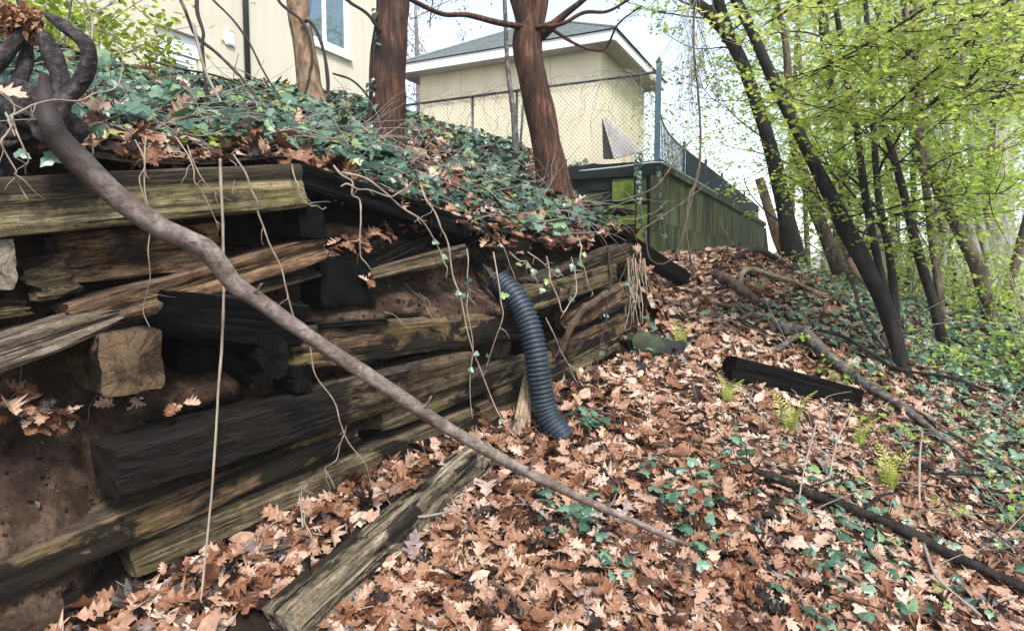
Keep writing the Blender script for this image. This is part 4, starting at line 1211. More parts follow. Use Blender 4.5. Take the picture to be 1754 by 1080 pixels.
# boughs that reach in from a tree standing to the right
xb = []
def bough(pts, n=40):
    return pxtube([(a, b, Y, w * .6) for a, b, Y, w in pts], 7, n=n, bump=.1)
ov = empty('tree', (6.2, 4.0, -.5), 'leafy boughs of a maple reaching in from outside the right edge', 'tree')
link('trunk', tubes_mesh([tube_arrays([(6.2, 4.0, -.6), (6.1, 4.05, 1.5), (5.9, 4.1, 3.5), (5.7, 4.2, 6)], [.15, .12, .11, .08], 12, bump=.1)]), M['bark_dark'], ov)
bp = [[(2430, -240, 4.15, 30), (2060, -420, 4.1, 22), (1880, -160, 4.3, 15), (1754, -30, 4.5, 12), (1660, 70, 4.7, 9), (1590, 130, 4.8, 7), (1510, 200, 5.0, 5), (1430, 262, 5.1, 3)],
      [(1700, 20, 4.6, 9), (1620, 45, 4.7, 8), (1560, 90, 4.8, 6), (1480, 150, 4.9, 4), (1400, 200, 5.0, 3)],
      [(1880, -165, 4.3, 12), (1700, -60, 4.4, 9), (1560, 30, 4.4, 6), (1470, 85, 4.5, 5), (1380, 130, 4.6, 3)],
      [(2430, -260, 4.15, 24), (1990, -320, 4.2, 14), (1760, -200, 4.2, 10), (1560, -90, 4.2, 7), (1400, -10, 4.3, 5), (1280, 60, 4.4, 3)],
      [(1800, -90, 4.4, 8), (1780, 30, 4.5, 6), (1740, 120, 4.6, 4), (1700, 180, 4.7, 3)]]
tips = []
for pts in bp:
    tb = [bough(pts)]
    P = catmull(np.array([tuple(at(*q[:3])) for q in pts]), 40)
    for i in range(44):
        q = P[rng.integers(9, 40)]
        a = rng.uniform(0, 2 * np.pi)
        T = branch_path(q, (math.cos(a), math.sin(a), rng.uniform(-.35, .25)), rng.uniform(.2, .75), 4, .04)
        tb.append(tube_arrays(T, np.linspace(.0045, .0015, 5), 3, n=8, cap=False))
        for w in (1, 2, 3, 4): tips.append(T[w])
    link('branch', tubes_mesh(tb), M['bark_dark'], ov)
tips = np.array(tips)
link('crown', merge_leaves([spray(tips, None, 6, .053, np.clip(rng.normal(.80, .15, len(tips)), 0, 1), MAPLE, .07)]), M['spring'], ov)

# many slender trunks further back in the wood
far = []
for i in range(46):
    y = rng.uniform(9.5, 26); k = rng.uniform(.46, .98)
    x = k * y * rng.uniform(.9, 1.08)
    b = (x - CC[0]) - (y - CC[1]) * .494
    if b < 1.5: continue
    z = float(G(x, y)) - .3; h = rng.uniform(6, 11); r = rng.uniform(.03, .10) * (1 if y < 15 else 1.3)
    lean = rng.normal(-.10, .12, 2)
    P = [np.array((x, y, z))]
    for j in range(5): P.append(P[-1] + np.array((lean[0] * h / 5 + rng.normal(0, .12), lean[1] * h / 8 + rng.normal(0, .1), h / 5)))
    tb = [tube_arrays(P, np.linspace(r, r * .35, 6), 7, n=16, bump=.1, cap=False)]
    for j in range(9):
        q = P[rng.integers(2, 6)]; a = rng.uniform(0, 6.28)
        tb.append(tube_arrays(branch_path(q, (math.cos(a), math.sin(a), .5), rng.uniform(.8, 2.2), 4), np.linspace(r * .3, .004, 5), 4, n=9, cap=False))
    o = link('tree', tubes_mesh(tb), M[('bark_mid', 'bark_hazed', 'bark_dark', 'bark_mid')[i % 4]])
    tag(o, 'slender trunk in the pale green wood beyond the slope', 'tree', 'slender trunks further back in the wood')

def cloud_leaves(n, xr, yr, zr, thr, fq, size, tpl, seed, cond=None, zf=None):
    P = np.stack([rng.uniform(*xr, n), rng.uniform(*yr, n), rng.uniform(*zr, n)], -1)
    f = fbm(P[:, 0] * fq + seed, P[:, 1] * fq, P[:, 2] * fq * 1.4, 3)
    ok = f > thr
    if cond is not None: ok &= cond(P)
    P = P[ok]; f = f[ok]; N = len(P)
    hd = rand_head(N); nr = np.stack([rng.normal(0, .6, N), rng.normal(-.15, .6, N), np.ones(N)], -1)
    t = np.clip(.5 + rng.normal(0, .2, N) + .15 * vnoise(P[:, 0] * .7, P[:, 1] * .7, P[:, 2] * .7 + seed), 0, 1)
    return leaves_arrays(tpl, P, nr, hd, rng.uniform(.6, 1.25, N) * size, t)
def side(P): return ((P[:, 0] - CC[0]) - (P[:, 1] - CC[1]) * .494 > np.where(P[:, 2] > 4.6, .6, 2.4)) & (P[:, 0] / P[:, 1] < .98) & (P[:, 0] / P[:, 1] > .22)
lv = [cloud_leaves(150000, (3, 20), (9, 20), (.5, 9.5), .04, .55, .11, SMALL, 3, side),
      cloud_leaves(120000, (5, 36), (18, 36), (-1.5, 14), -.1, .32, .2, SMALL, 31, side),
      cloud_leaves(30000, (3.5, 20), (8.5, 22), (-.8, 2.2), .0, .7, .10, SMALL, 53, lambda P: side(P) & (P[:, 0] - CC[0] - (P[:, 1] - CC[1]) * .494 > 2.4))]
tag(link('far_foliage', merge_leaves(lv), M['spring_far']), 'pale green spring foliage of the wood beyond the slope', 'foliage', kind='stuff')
# middle distance canopy hung on the slope trees
lv = [cloud_leaves(56000, (2.6, 9), (6.4, 10), (2.2, 6.4), .10, .9, .056, MAPLE, 17, lambda P: (P[:, 0] - 2.4 - (P[:, 1] - 10.5) * .494 > .1) & (P[:, 0] / P[:, 1] < .95) & (P[:, 0] / P[:, 1] > .24 + .02 * P[:, 2] - .05) & ((P[:, 0] / P[:, 1] > .42) | (P[:, 2] > 3.3)))]
tag(link('canopy_foliage', merge_leaves(lv), M['spring']), 'bright yellow green young leaves filling the canopy over the slope', 'foliage', kind='stuff')

lv = [cloud_leaves(60000, (2.2, 12), (10, 26), (2.4, 9), -.02, .6, .085, SMALL, 91, lambda P: (P[:, 0] - CC[0] - (P[:, 1] - CC[1]) * .494 > .25) & (P[:, 0] / P[:, 1] < .62) & ((P[:, 2] > 4.3) | (P[:, 0] - CC[0] - (P[:, 1] - CC[1]) * .494 > 1.6)) & (P[:, 0] / P[:, 1] > .25 + .03 * vnoise(P[:, 2], P[:, 1], 0 * P[:, 2])))]
tag(link('hazy_foliage', merge_leaves(lv), M['spring']), 'loose yellow green leaves beyond the iron fence left of the leaning trunks', 'foliage', kind='stuff')
# understory shrubs at the right edge
def shrub(label, cx, cy, r, hgt, n, leafm, size, tpl, group=None, cat='shrub', name='shrub', zb=None, stems=9):
    z0 = float(surf(np.array([cx]), np.array([cy]))[0]) if zb is None else zb
    root = empty(name, (cx, cy, z0), label, cat, group)
    tb = []; tips = []
    for i in range(stems):
        a = rng.uniform(0, 6.28); e = rng.uniform(.6, 2.0)
        Q = branch_path((cx + rng.normal(0, .1), cy + rng.normal(0, .1), z0 - .05), (math.cos(a), math.sin(a), e), hgt * rng.uniform(.7, 1.15), 6, .0, .14)
        tb.append(tube_arrays(Q, np.linspace(.010, .003, 7), 5, n=12, cap=False))
        for j in range(max(2, n // (stems * 6))):
            f = rng.uniform(.2, 1) * 6; k = min(int(f), 5)
            q = Q[k] + (Q[k + 1] - Q[k]) * (f - k)
            tips.append(q + rng.normal(0, 1, 3) * np.array((r, r, r * .6)) * .30)
    tips = np.array(tips)
    link('stems', tubes_mesh(tb), M['twig_grey'], root)
    link('leaves', merge_leaves([spray(tips, None, 6, size, np.clip(rng.normal(.5, .22, len(tips)), 0, 1), tpl, size * 1.6)]), M[leafm], root)
    return root
for i, (px, Y, r, h) in enumerate(((1560, 8.2, .8, 1.3), (1650, 8.0, .8, 1.2), (1740, 7.2, .8, 1.3), (1470, 8.8, .7, 1.2), (1780, 6.2, .7, .9))):
    k = (px - CX) / F
    shrub(('spring green shrub between the thin black trunk and the mossy one', 'spring green shrub in front of the mossy leaning trunk', 'spring green shrub at the right edge under the pale grey trunk', 'spring green shrub behind the two leaning dark trunks', 'low green shrub at the right edge above the ivy carpet')[i], k * Y, Y, r, h, 850, 'spring', .055, MAPLE)
# lime shrub on the bank, top left
for i, (px, Y, r, h, n, lb) in enumerate(((112, 5.4, .45, 1.45, 3200, 'lime green leafy shrub at the left corner of the house'), (70, 5.0, .6, 1.6, 2200, 'lime green leafy shrub above the gnarled root'))):
    k = (px - CX) / F
    shrub(lb, k * Y, Y, r, h, n, 'shrub', .075, OVAL, zb=at(px, 160, Y)[2], stems=16)
shrub('spreading dark leafed evergreen shrub behind the lime shrub by the house', -4.9, 6.0, .9, 2.2, 900, 'ivy', .07, OVAL, stems=14, zb=3.5)
# purple flowering tree in the gap between house and shed
rt = empty('redbud_tree', (-3.2, 22, 3.3), 'tree with pale purple blossom seen through the gap beside the shed', 'tree')
tb = []; tips = []
for i in range(26):
    q = np.array((-3.2 + rng.normal(0, .4), 22 + rng.normal(0, .4), rng.uniform(5, 10)))
    a = rng.uniform(0, 6.28)
    Q = branch_path(q, (math.cos(a) * 1.0, math.sin(a), rng.uniform(.3, 1)), rng.uniform(2, 4.5), 7)
    tb.append(tube_arrays(Q, np.linspace(.022, .005, 8), 4, n=16, cap=False))
    for j in range(12):
        k = rng.integers(1, 7); T = branch_path(Q[k], rng.normal(0, 1, 3), rng.uniform(.4, 1.1), 4)
        tb.append(tube_arrays(T, np.linspace(.008, .003, 5), 3, n=8, cap=False)); tips += [T[2], T[3], T[4], T[4]]
tb.append(tube_arrays([(-3.2, 22, 2.8), (-3.1, 22, 6), (-3.2, 22, 10.4)], [.14, .11, .05], 8))
link('branches', tubes_mesh(tb), M['twig_grey'], rt)
tips = np.array(tips)
link('crown', merge_leaves([spray(tips, None, 3, .10, rng.uniform(0, 1, len(tips)), SMALL, .2)]), M['blossom'], rt)
# greenery behind the concrete wall fence
lv = [cloud_leaves(22000, (2.0, 9), (13, 27), (3.2, 5.8), .0, .8, .10, SMALL, 71, lambda P: (P[:, 0] - CC[0]) - (P[:, 1] - CC[1]) * .494 < -.3)]
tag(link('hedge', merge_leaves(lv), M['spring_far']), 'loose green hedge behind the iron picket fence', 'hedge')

# ------------------------------------------------------------------ damp spring air
hz = bpy.data.materials.new('damp_air'); hz.use_nodes = True
ht = hz.node_tree; ht.nodes.clear()
hv_ = ht.nodes.new('ShaderNodeVolumePrincipled'); hv_.inputs['Color'].default_value = (.95, .97, 1.0, 1); hv_.inputs['Density'].default_value = .0018; hv_.inputs['Anisotropy'].default_value = .2
ho_ = ht.nodes.new('ShaderNodeOutputMaterial'); ht.links.new(hv_.outputs[0], ho_.inputs['Volume'])
HB = MB().box((-70, -20, -14), (70, 60, 16.5)).mesh()
hzo = link('haze', HB, hz); tag(hzo, 'thin pale haze in the air of the wood', 'haze', kind='stuff')

# ------------------------------------------------------------------ leaf litter
def in_view(P, m=.10):
    k = P[:, 0] / np.maximum(P[:, 1], .1)
    return (k > -.80 - m) & (k < .80 + m) & (P[:, 1] > 1.2)
LGA = on_ground(505, 1125); LGB = on_ground(838, 806); LGL = np.linalg.norm((LGB - LGA)[:2]); LGD = (LGB - LGA)[:2] / LGL
def litter(n, xr, yr, dens=None):
    x = rng.uniform(*xr, n); y = rng.uniform(*yr, n)
    u, v = uv_of(x, y)
    P = np.stack([x, y], -1)
    ok = in_view(np.stack([x, y], -1), .08)
    t_ = ((x - LGA[0]) * LGD[0] + (y - LGA[1]) * LGD[1]); w_ = ((x - LGA[0]) * -LGD[1] + (y - LGA[1]) * LGD[0])
    ok &= ~((t_ > -.4) & (t_ < LGL - .03) & (w_ > -.03) & (w_ < .26))
    if dens is not None: ok &= rng.random(n) < dens(x, y, u, v)
    return x[ok], y[ok]
def oak_arrays(x, y, fn, size, lift=(0, .045), tilt=.42, dry=0.0):
    N = len(x)
    nr = surf_normal(x, y, fn); nr[:, 0] += rng.normal(0, tilt, N); nr[:, 1] += rng.normal(0, tilt, N)
    z = fn(x, y) + rng.uniform(*lift, N)
    t = np.clip(rng.beta(2.0, 1.35, N) + .13 * vnoise(x * 1.1, y * 1.1, 0 * x), 0, .93)
    t = np.where(rng.random(N) < .07, rng.uniform(.9, 1, N), t)
    t = np.where(rng.random(N) < .15, rng.uniform(.0, .24, N), t)
    out = []
    sel = rng.random(N)
    for tpl, m in ((OAK, sel < .5), (OAK2, (sel >= .5) & (sel < .9)), (OVAL, sel >= .9)):
        if m.sum() == 0: continue
        out.append(leaves_arrays(tpl, np.stack([x, y, z], -1)[m], nr[m], rand_head(m.sum()), np.clip(rng.lognormal(-.05, .28, m.sum()), .4, 1.6) * size, t[m],
                                 rng.normal(.2, .6, m.sum()), rng.normal(-.12, .45, m.sum()), .018))
    return out
arr = []
front = lambda x, y, u, v: np.where((v < -.03) | (u > 3.6), np.clip(1 - (x - 3.0) / 4.5, .25, 1), 0)
x, y = litter(36000, (-2.2, 4.2), (1.6, 5.2), front)
n_front = len(x)
arr += oak_arrays(x, y, G, .089, (0, .055), .30)
x, y = litter(27000, (.2, 9), (5.2, 10.2), lambda x, y, u, v: np.where((v < .1) | (u > 3.7), np.clip(1.05 - (x - 2.9) / 3.5, .15, 1), 0))
arr += oak_arrays(x, y, surf, .095, (0, .06), .35)
x, y = litter(22000, (-5, 1.6), (1.8, 7.5), lambda x, y, u, v: np.where(v > .13, np.clip(.8 - v * .4, .15, 1), 0) * np.where(u > 3.6, .6, 1))
arr += oak_arrays(x, y, surf, .115, (0, .05))
# drifts against the wall foot and spill on the ledges
u = rng.uniform(-.6, 3.5, 700); v = -np.abs(rng.normal(0, .10, 700)) - .05
x, y = xy_of(u, v); arr += oak_arrays(x, y, lambda a, b: G(a, b) + .02, .10, (0, .07), .45)
tag(link('leaf_litter', merge_leaves(arr), M['oak']), 'thick layer of dry pinkish brown oak leaves over the slope', 'leaf litter', kind='stuff')

# leaves on the soil ledges and timber tops
def ledge_points(px0, py0, px1, py1, n, v=.1, jit=12):
    out = []
    for i in range(n):
        f = rng.random()
        a = px0 + (px1 - px0) * f + rng.normal(0, jit); b = py0 + (py1 - py0) * f + rng.normal(0, jit * .5); w = v
        for it in range(6):
            q = wall(a, b, w); w = min(v + .04, float(soil_v(uv_of(q[0], q[1])[0], q[2])) - .012)
        out.append(wall(a, b, w))
    return np.array(out)
LP = np.vstack([ledge_points(-10, 680, 110, 735, 44, .05, 22), ledge_points(170, 690, 250, 680, 5, .1, 6), ledge_points(560, 425, 640, 405, 22, .13, 12), ledge_points(640, 400, 740, 380, 16, .13, 12), ledge_points(600, 470, 640, 480, 5, .05, 10),
                ledge_points(720, 350, 850, 400, 40, .14, 10), ledge_points(820, 415, 1000, 420, 40, .10, 12), ledge_points(540, 300, 700, 350, 26, .08, 8), ledge_points(180, 272, 500, 270, 22, .12, 7), ledge_points(285, 694, 300, 690, 4, -.02, 6)])
N = len(LP)
arr = [leaves_arrays(OAK, LP, np.stack([rng.normal(.3, .5, N), rng.normal(-.5, .5, N), np.ones(N)], -1), rand_head(N), rng.uniform(.045, .10, N), np.clip(rng.beta(1.6, 1.7, N), 0, .95), rng.normal(.3, .5, N), rng.normal(-.2, .5, N), .012)]
tag(link('ledge_litter', merge_leaves(arr), M['oak']), 'scattered dry oak leaves caught on the ledges of the timber wall', 'leaf litter', kind='stuff')

# crumbs of soil and bits of bark on the bare soil
N = 5200
u_ = rng.uniform(-.75, 2.6, N); z_ = rng.uniform(.4, 1.75, N)
v_ = soil_v(u_, z_)
x_, y_ = xy_of(u_, v_ - .006)
OCT = (np.array([(1, 0, 0), (-1, 0, 0), (0, 1, 0), (0, -1, 0), (0, 0, .7), (0, 0, -.7)], float), np.array([(0, 2, 4), (2, 1, 4), (1, 3, 4), (3, 0, 4), (2, 0, 5), (1, 2, 5), (3, 1, 5), (0, 3, 5)]))
cr = leaves_arrays(OCT, np.stack([x_, y_, z_], -1), rng.normal(0, 1, (N, 3)), rng.normal(0, 1, (N, 3)), rng.gamma(1.2, .0032, N) + .0012, rng.beta(1.2, 3, N), 0, 0, .35)
M['crumb'] = leaf_mat('soil_crumb', [(0, (.008, .005, .004)), (.6, (.05, .033, .024)), (1, (.19, .15, .12))], .95, .1, .0, .3)
tag(link('soil_crumbs', merge_leaves([cr]), M['crumb']), 'loose crumbs of soil and bark on the bare soil of the wall', 'soil crumbs', kind='stuff')

# fine roots hanging out of the soil
tw = []
for i in range(90):
    u_ = random.uniform(-.7, 2.5); z_ = random.uniform(.75, 1.7)
    x_, y_ = xy_of(u_, float(soil_v(u_, z_)) - .004)
    tw.append(tube_arrays(branch_path((x_, y_, z_), (random.gauss(0, .6) - WN[0] * .3, random.gauss(0, .4) - WN[1] * .3, -1), random.uniform(.04, .22), 5, .1, .3), np.linspace(.002, .0006, 6), 4, n=10, cap=False))
tag(link('root_hairs', tubes_mesh(tw), M['twig']), 'fine pale roots hanging out of the bare soil between timbers', 'roots', kind='stuff')

# the largest fallen leaves in front are single objects lying on the ground
big = []
for i in range(8):
    v_, f_, t_ = leaves_arrays(OAK if i % 3 else OAK2, np.zeros((1, 3)), np.array([[0, 0, 1.]]), np.array([[0, 1., 0]]), np.array([1.0]), np.array([(.3, .45, .6, .72, .8, .88, .55, .2)[i]]), rng.normal(.35, .4), rng.normal(-.2, .4), .015)
    me = mesh_np(v_, f_, False, t_); me.materials.append(M['oak']); big.append(me)
cnt = 0
while cnt < 280:
    x_ = random.uniform(-1.9, 2.4); y_ = random.uniform(1.75, 3.5)
    u_, v_ = uv_of(x_, y_)
    if v_ > -.06 or not (-.82 < x_ / y_ < .82): continue
    t_ = ((x_ - LGA[0]) * LGD[0] + (y_ - LGA[1]) * LGD[1]); w_ = ((x_ - LGA[0]) * -LGD[1] + (y_ - LGA[1]) * LGD[0])
    if t_ < LGL and -.06 < w_ < .28: continue
    n_ = surf_normal(np.array([x_]), np.array([y_]), G)[0] + np.array((random.gauss(0, .22), random.gauss(0, .22) - .05, 0))
    q_ = Vector(n_).to_track_quat('Z', 'Y').to_matrix() @ Matrix.Rotation(random.uniform(0, 6.28), 3, 'Z')
    s_ = random.uniform(.075, .12)
    Mx = Matrix.Translation((x_, y_, float(G(x_, y_)) + random.uniform(.045, .075))) @ q_.to_4x4() @ Matrix.Diagonal((s_, s_, s_, 1))
    link('oak_leaf', big[cnt % 8], None, ground, Mx)
    cnt += 1

# ------------------------------------------------------------------ ivy
def ivy_arrays(x, y, fn, size, lift=(.03, .11), tlo=.15, thi=.8):
    N = len(x)
    nr = surf_normal(x, y, fn) * .6 + np.stack([rng.normal(.05, .50, N), rng.normal(-.30, .50, N), rng.uniform(.4, .8, N)], -1)
    z = fn(x, y) + rng.uniform(*lift, N)
    hd = rand_head(N) + np.array((.1, -.5, -.25))
    t = np.clip(rng.uniform(tlo, thi, N) + .2 * vnoise(x * 2, y * 2, 0 * x), 0, .86)
    t = np.where(rng.random(N) < .06, rng.uniform(.88, 1, N), t)
    return leaves_arrays(IVY, np.stack([x, y, z], -1), nr, hd, rng.uniform(.6, 1.2, N) * size, t, rng.normal(-.25, .25, N), rng.normal(-.25, .2, N), .008)
arr = []
cl_ = lambda x, y, s: fbm(x * 1.6 + s, y * 1.6, 0 * x + s, 3)
x, y = litter(19000, (-5.5, 1.4), (2.2, 7.5), lambda x, y, u, v: np.where((v > .16) & (u < 3.9), np.clip(np.minimum((v - .12) * 1.7, .85) + cl_(x, y, 2) * 1.4 + .10, 0, .95), 0))
arr.append(ivy_arrays(x, y, surf, .094, (.02, .15), .05, .88))
x, y = litter(8000, (-5, 1.3), (5.5, 12.5), lambda x, y, u, v: np.where((v > 1.0), .5 + cl_(x, y, 5), 0) * .8)
arr.append(ivy_arrays(x, y, surf, .09))
bank_ivy = empty('ivy', tuple(xy_of(1.0, 1.5)) + (2.6,), 'glossy dark green ivy covering the bank above the timber wall', 'ivy')
link('foliage', merge_leaves(arr), M['ivy'], bank_ivy)['kind'] = 'stuff'
# dry leaves lying on top of the ivy
x, y = litter(3400, (-5, 1.4), (2.0, 7.5), lambda x, y, u, v: np.where((v > .14) & (u < 3.9), np.clip(.45 - cl_(x, y, 2) * .9, .04, .9), 0))
tag(link('bank_litter', merge_leaves(oak_arrays(x, y, lambda a, b: surf(a, b), .095, (.03, .14), .55)), M['oak']), 'dry oak leaves caught on top of the ivy of the bank', 'leaf litter', kind='stuff')
# young bright sprouts on the bank
x, y = litter(4200, (-3, 1.2), (2.6, 6.6), lambda x, y, u, v: np.where((v > .14) & (u > .3) & (u < 3.9), np.clip(cl_(x, y, 9) * 1.5 - .05, 0, .8), 0))
N = len(x)
lv = spray(np.stack([x, y, surf(x, y) + .09], -1), None, 3, .045, rng.uniform(.2, .9, N), MAPLE, .05)
link('sprouts', merge_leaves([lv]), M['ivy_new'], bank_ivy)['kind'] = 'stuff'
# single large leaves of the near ivy
lt = []
for i in range(6):
    v_, f_, t_ = leaves_arrays(IVY, np.zeros((1, 3)), np.array([[0, 0, 1.]]), np.array([[0, 1., 0]]), np.array([1.0]), np.array([(.25, .4, .5, .65, .75, .9)[i]]), rng.normal(-.3, .2), rng.normal(-.3, .2), .008)
    me = mesh_np(v_, f_, False, t_); me.materials.append(M['ivy']); lt.append(me)
cnt = 0; tries = 0
while cnt < 280 and tries < 6000:
    tries += 1
    u_ = random.uniform(-.9, 2.6); v_ = random.uniform(.35, 2.2)
    x_, y_ = xy_of(u_, v_)
    if cl_(np.array([x_]), np.array([y_]), 2)[0] < -.15 or abs(x_ / y_) > .82: continue
    n_ = np.array((random.gauss(.15, .35), random.gauss(-.6, .3), .75))
    q_ = Vector(n_).to_track_quat('Z', 'Y').to_matrix() @ Matrix.Rotation(random.uniform(0, 6.28), 3, 'Z')
    s_ = random.uniform(.075, .115)
    z_ = float(surf(np.array([x_]), np.array([y_]))[0]) + random.uniform(.09, .16)
    link('ivy_leaf', lt[cnt % 6], None, bank_ivy, Matrix.Translation((x_, y_, z_)) @ q_.to_4x4() @ Matrix.Diagonal((s_, s_, s_, 1)))
    cnt += 1

# ivy carpet on the right and sprigs through the litter
x, y = litter(26000, (1.2, 8.5), (2.3, 9.0), lambda x, y, u, v: np.where(v < .0, np.clip((x - 2.0) * .6 + cl_(x, y, 13) * .8 - .15 + np.where(y < 4.6, .10, 0), 0, .9), 0))
carpet = ivy_arrays(x, y, G, .07, (.03, .10), .35, .95)
tag(link('ivy_carpet', merge_leaves([carpet]), M['ivy']), 'ivy carpet spreading over the ground at the right edge', 'ivy', kind='stuff')
x, y = litter(5200, (2.4, 8.5), (3.4, 9.0), lambda x, y, u, v: np.where(v < .0, np.clip(cl_(x, y, 21) * 1.1 + (x - 3.2) * .12, 0, .7), 0))
tag(link('seedlings', merge_leaves([spray(np.stack([x, y, G(x, y) + rng.uniform(.06, .22, len(x))], -1), None, 4, .045, rng.uniform(.3, 1, len(x)), MAPLE, .06)]), M['ivy_new']), 'bright green seedlings sprouting through the ivy at the right', 'seedlings', kind='stuff')
def ivy_patch(label, px, py, n, r):
    p = on_ground(px, py)
    x = p[0] + rng.normal(0, r, n); y = p[1] + rng.normal(0, r, n)
    root = empty('ivy_sprig', tuple(p), label, 'ivy')
    tb = [tube_arrays(branch_path(p + np.array((0, 0, .03)), (math.cos(a), math.sin(a), .02), r * 1.8, 5, .0, .12), [.003] * 6, 4, n=10, cap=False) for a in rng.uniform(0, 6.28, 3)]
    link('stem', tubes_mesh(tb), M['twig_dark'], root)
    a = leaves_arrays(IVY, np.stack([x, y, G(x, y) + rng.uniform(.05, .11, n)], -1), np.stack([rng.normal(.1, .3, n), rng.normal(-.3, .3, n), np.ones(n)], -1), rand_head(n), rng.uniform(.055, .085, n), rng.uniform(.4, .85, n), -.25, -.25, .008)
    link('leaves', merge_leaves([a]), M['ivy'], root)
ivy_patch('ivy sprig beneath the thin end of the leaning pole', 985, 905, 26, .10)
ivy_patch('ivy sprig at the very tip of the leaning pole', 1200, 935, 14, .09)
ivy_patch('ivy sprig just right of the middle of the leaf litter', 1180, 860, 30, .15)
ivy_patch('ivy sprig at the lower mouth of the black hose', 1005, 745, 14, .07)
ivy_patch('ivy sprig beside the mossy rocks', 1120, 610, 24, .13)
ivy_patch('ivy sprig at the bottom edge under the dark fallen branch', 1400, 1020, 26, .16)
ivy_patch('ivy sprig along the long dark fallen branch', 1440, 890, 34, .2)
ivy_patch('two leaf ivy sprig low in the bare litter', 1070, 1000, 7, .06)
ivy_patch('ivy sprig above the far end of the long dark fallen branch', 1250, 790, 22, .14)

# trailing bare runners, part of the ivy
def runner(pts, w=3.0, mat='twig', leaves=0, name='runner', parent=bank_ivy):
    P = [wall(a, b, v) for a, b, v in pts]
    r = [.5 * w * p[1] / F for p in P]
    Q_ = []
    for a_, b_ in zip(P[:-1], P[1:]): Q_ += [a_, a_ * .5 + b_ * .5 + rng.normal(0, .007, 3)]
    P = [p + rng.normal(0, .006, 3) for p in Q_ + [P[-1]]]
    r = list(np.interp(np.linspace(0, 1, len(P)), np.linspace(0, 1, len(r)), r) * np.linspace(.85, .4, len(P)))
    o = link(name, tubes_mesh([tube_arrays(P, r, 5, n=len(P) * 7, bump=.25, bfreq=30)]), M[mat], parent)
    C = catmull(np.array(P), 40); sd_ = []
    for k in range(3):
        q = C[rng.integers(5, 36)]
        sd_.append(tube_arrays(branch_path(q, (rng.normal(0, .6), rng.normal(-.2, .3), -rng.uniform(.1, 1)), rng.uniform(.03, .11), 4, .1, .3), np.linspace(r[0] * .55, .0006, 5), 4, n=9, cap=False))
    for s_ in sd_: link('side_twig', tubes_mesh([s_]), M[mat], parent)
    if leaves:
        C = catmull(np.array(P), 40)
        q = C[rng.integers(6, 40, leaves)] + rng.normal(0, .012, (leaves, 3))
        a = leaves_arrays(IVY, q, np.stack([rng.normal(.3, .4, leaves), rng.normal(-.8, .3, leaves), rng.uniform(.1, .6, leaves)], -1), rand_head(leaves) - np.array((0, 0, .6)), rng.uniform(.03, .055, leaves), rng.uniform(.4, .95, leaves), -.2, -.2)
        link('runner_leaves', merge_leaves([a]), M['ivy'], parent)['kind'] = 'stuff'
    return o
wv = [(377, 272, -.14), (379, 330, -.15), (382, 400, -.15), (383, 500, -.14), (380, 590, -.14), (374, 665, -.15), (371, 720, -.17), (362, 850, -.2), (352, 950, -.25), (344, 1030, -.3)]
P = [wall(*q) for q in wv]
tag(link('vine_stem', tubes_mesh([tube_arrays(P, [.5 * w_ * p[1] / F for w_, p in zip(np.linspace(5.5, 3.6, 10), P)], 7, n=90, bump=.22, bfreq=16)]), M['twig']), 'straight pale vine stem hanging in front of the timbers down to the leaves', 'vine')
runner([(402, 268, -.1), (430, 320, -.12), (445, 365, -.12), (462, 420, -.12), (490, 490, -.12), (530, 590, -.1), (568, 688, -.1), (600, 760, -.1), (640, 830, -.12), (685, 905, -.3)], 4.5)
runner([(232, 240, -.05), (246, 300, -.1), (249, 350, -.12), (254, 430, -.12), (258, 500, -.12), (252, 560, -.1)], 3)
runner([(300, 235, .0), (330, 290, -.1), (350, 330, -.12), (376, 392, -.12)], 3.5)
runner([(318, 250, .0), (342, 305, -.1), (400, 345, -.12)], 2.5)
runner([(248, 230, .0), (247, 290, -.1), (248, 345, -.12)], 4)
runner([(500, 282, -.06), (506, 310, -.1), (520, 338, -.1), (545, 355, -.1), (558, 352, -.1)], 3.5)
runner([(572, 285, .0), (600, 315, -.05), (615, 345, -.05), (616, 400, -.05), (620, 440, -.05), (636, 465, -.05)], 5)
runner([(585, 320, -.03), (610, 325, -.06), (665, 336, -.06), (695, 325, -.03), (707, 310, .02)], 4)
runner([(585, 295, 0), (660, 330, -.05), (720, 375, -.05), (745, 410, -.05), (763, 450, -.05), (765, 470, -.05)], 5, leaves=2)
runner([(720, 310, .1), (745, 365, .0), (770, 420, -.03), (790, 510, -.05), (812, 600, -.08), (835, 660, -.1), (880, 745, -.3)], 4.5, leaves=3)
runner([(800, 425, 0), (801, 470, -.03), (803, 530, -.04), (806, 640, -.06), (808, 720, -.1)], 3, leaves=4)
runner([(845, 430, -.08), (856, 490, -.2), (858, 540, -.22), (830, 630, -.1)], 3.5, leaves=2)
runner([(936, 440, .0), (945, 480, -.05), (965, 535, -.08), (985, 500, -.08), (980, 440, -.02)], 4, leaves=3)
runner([(905, 430, 0), (940, 460, -.03), (962, 475, -.05)], 3.5, leaves=1)
runner([(990, 405, .1), (998, 440, -.03), (1008, 490, -.05), (1016, 510, -.05)], 3.5, leaves=2)
runner([(1040, 420, 0), (1045, 480, -.05), (1037, 560, -.06), (1022, 620, -.06), (1030, 650, -.08)], 6, 'twig_dark', leaves=2)
runner([(870, 430, .05), (905, 450, -.02), (930, 500, -.05)], 3, leaves=5)
runner([(690, 265, .2), (705, 300, .05), (707, 315, .02)], 4, 'twig_dark')
runner([(710, 290, .3), (740, 340, .1)], 7, 'twig_dark')
runner([(935, 545, -.03), (960, 600, -.05), (985, 650, -.08), (1010, 690, -.12)], 3)
runner([(1075, 440, .0), (1080, 500, -.02), (1092, 540, -.05)], 4, leaves=3)
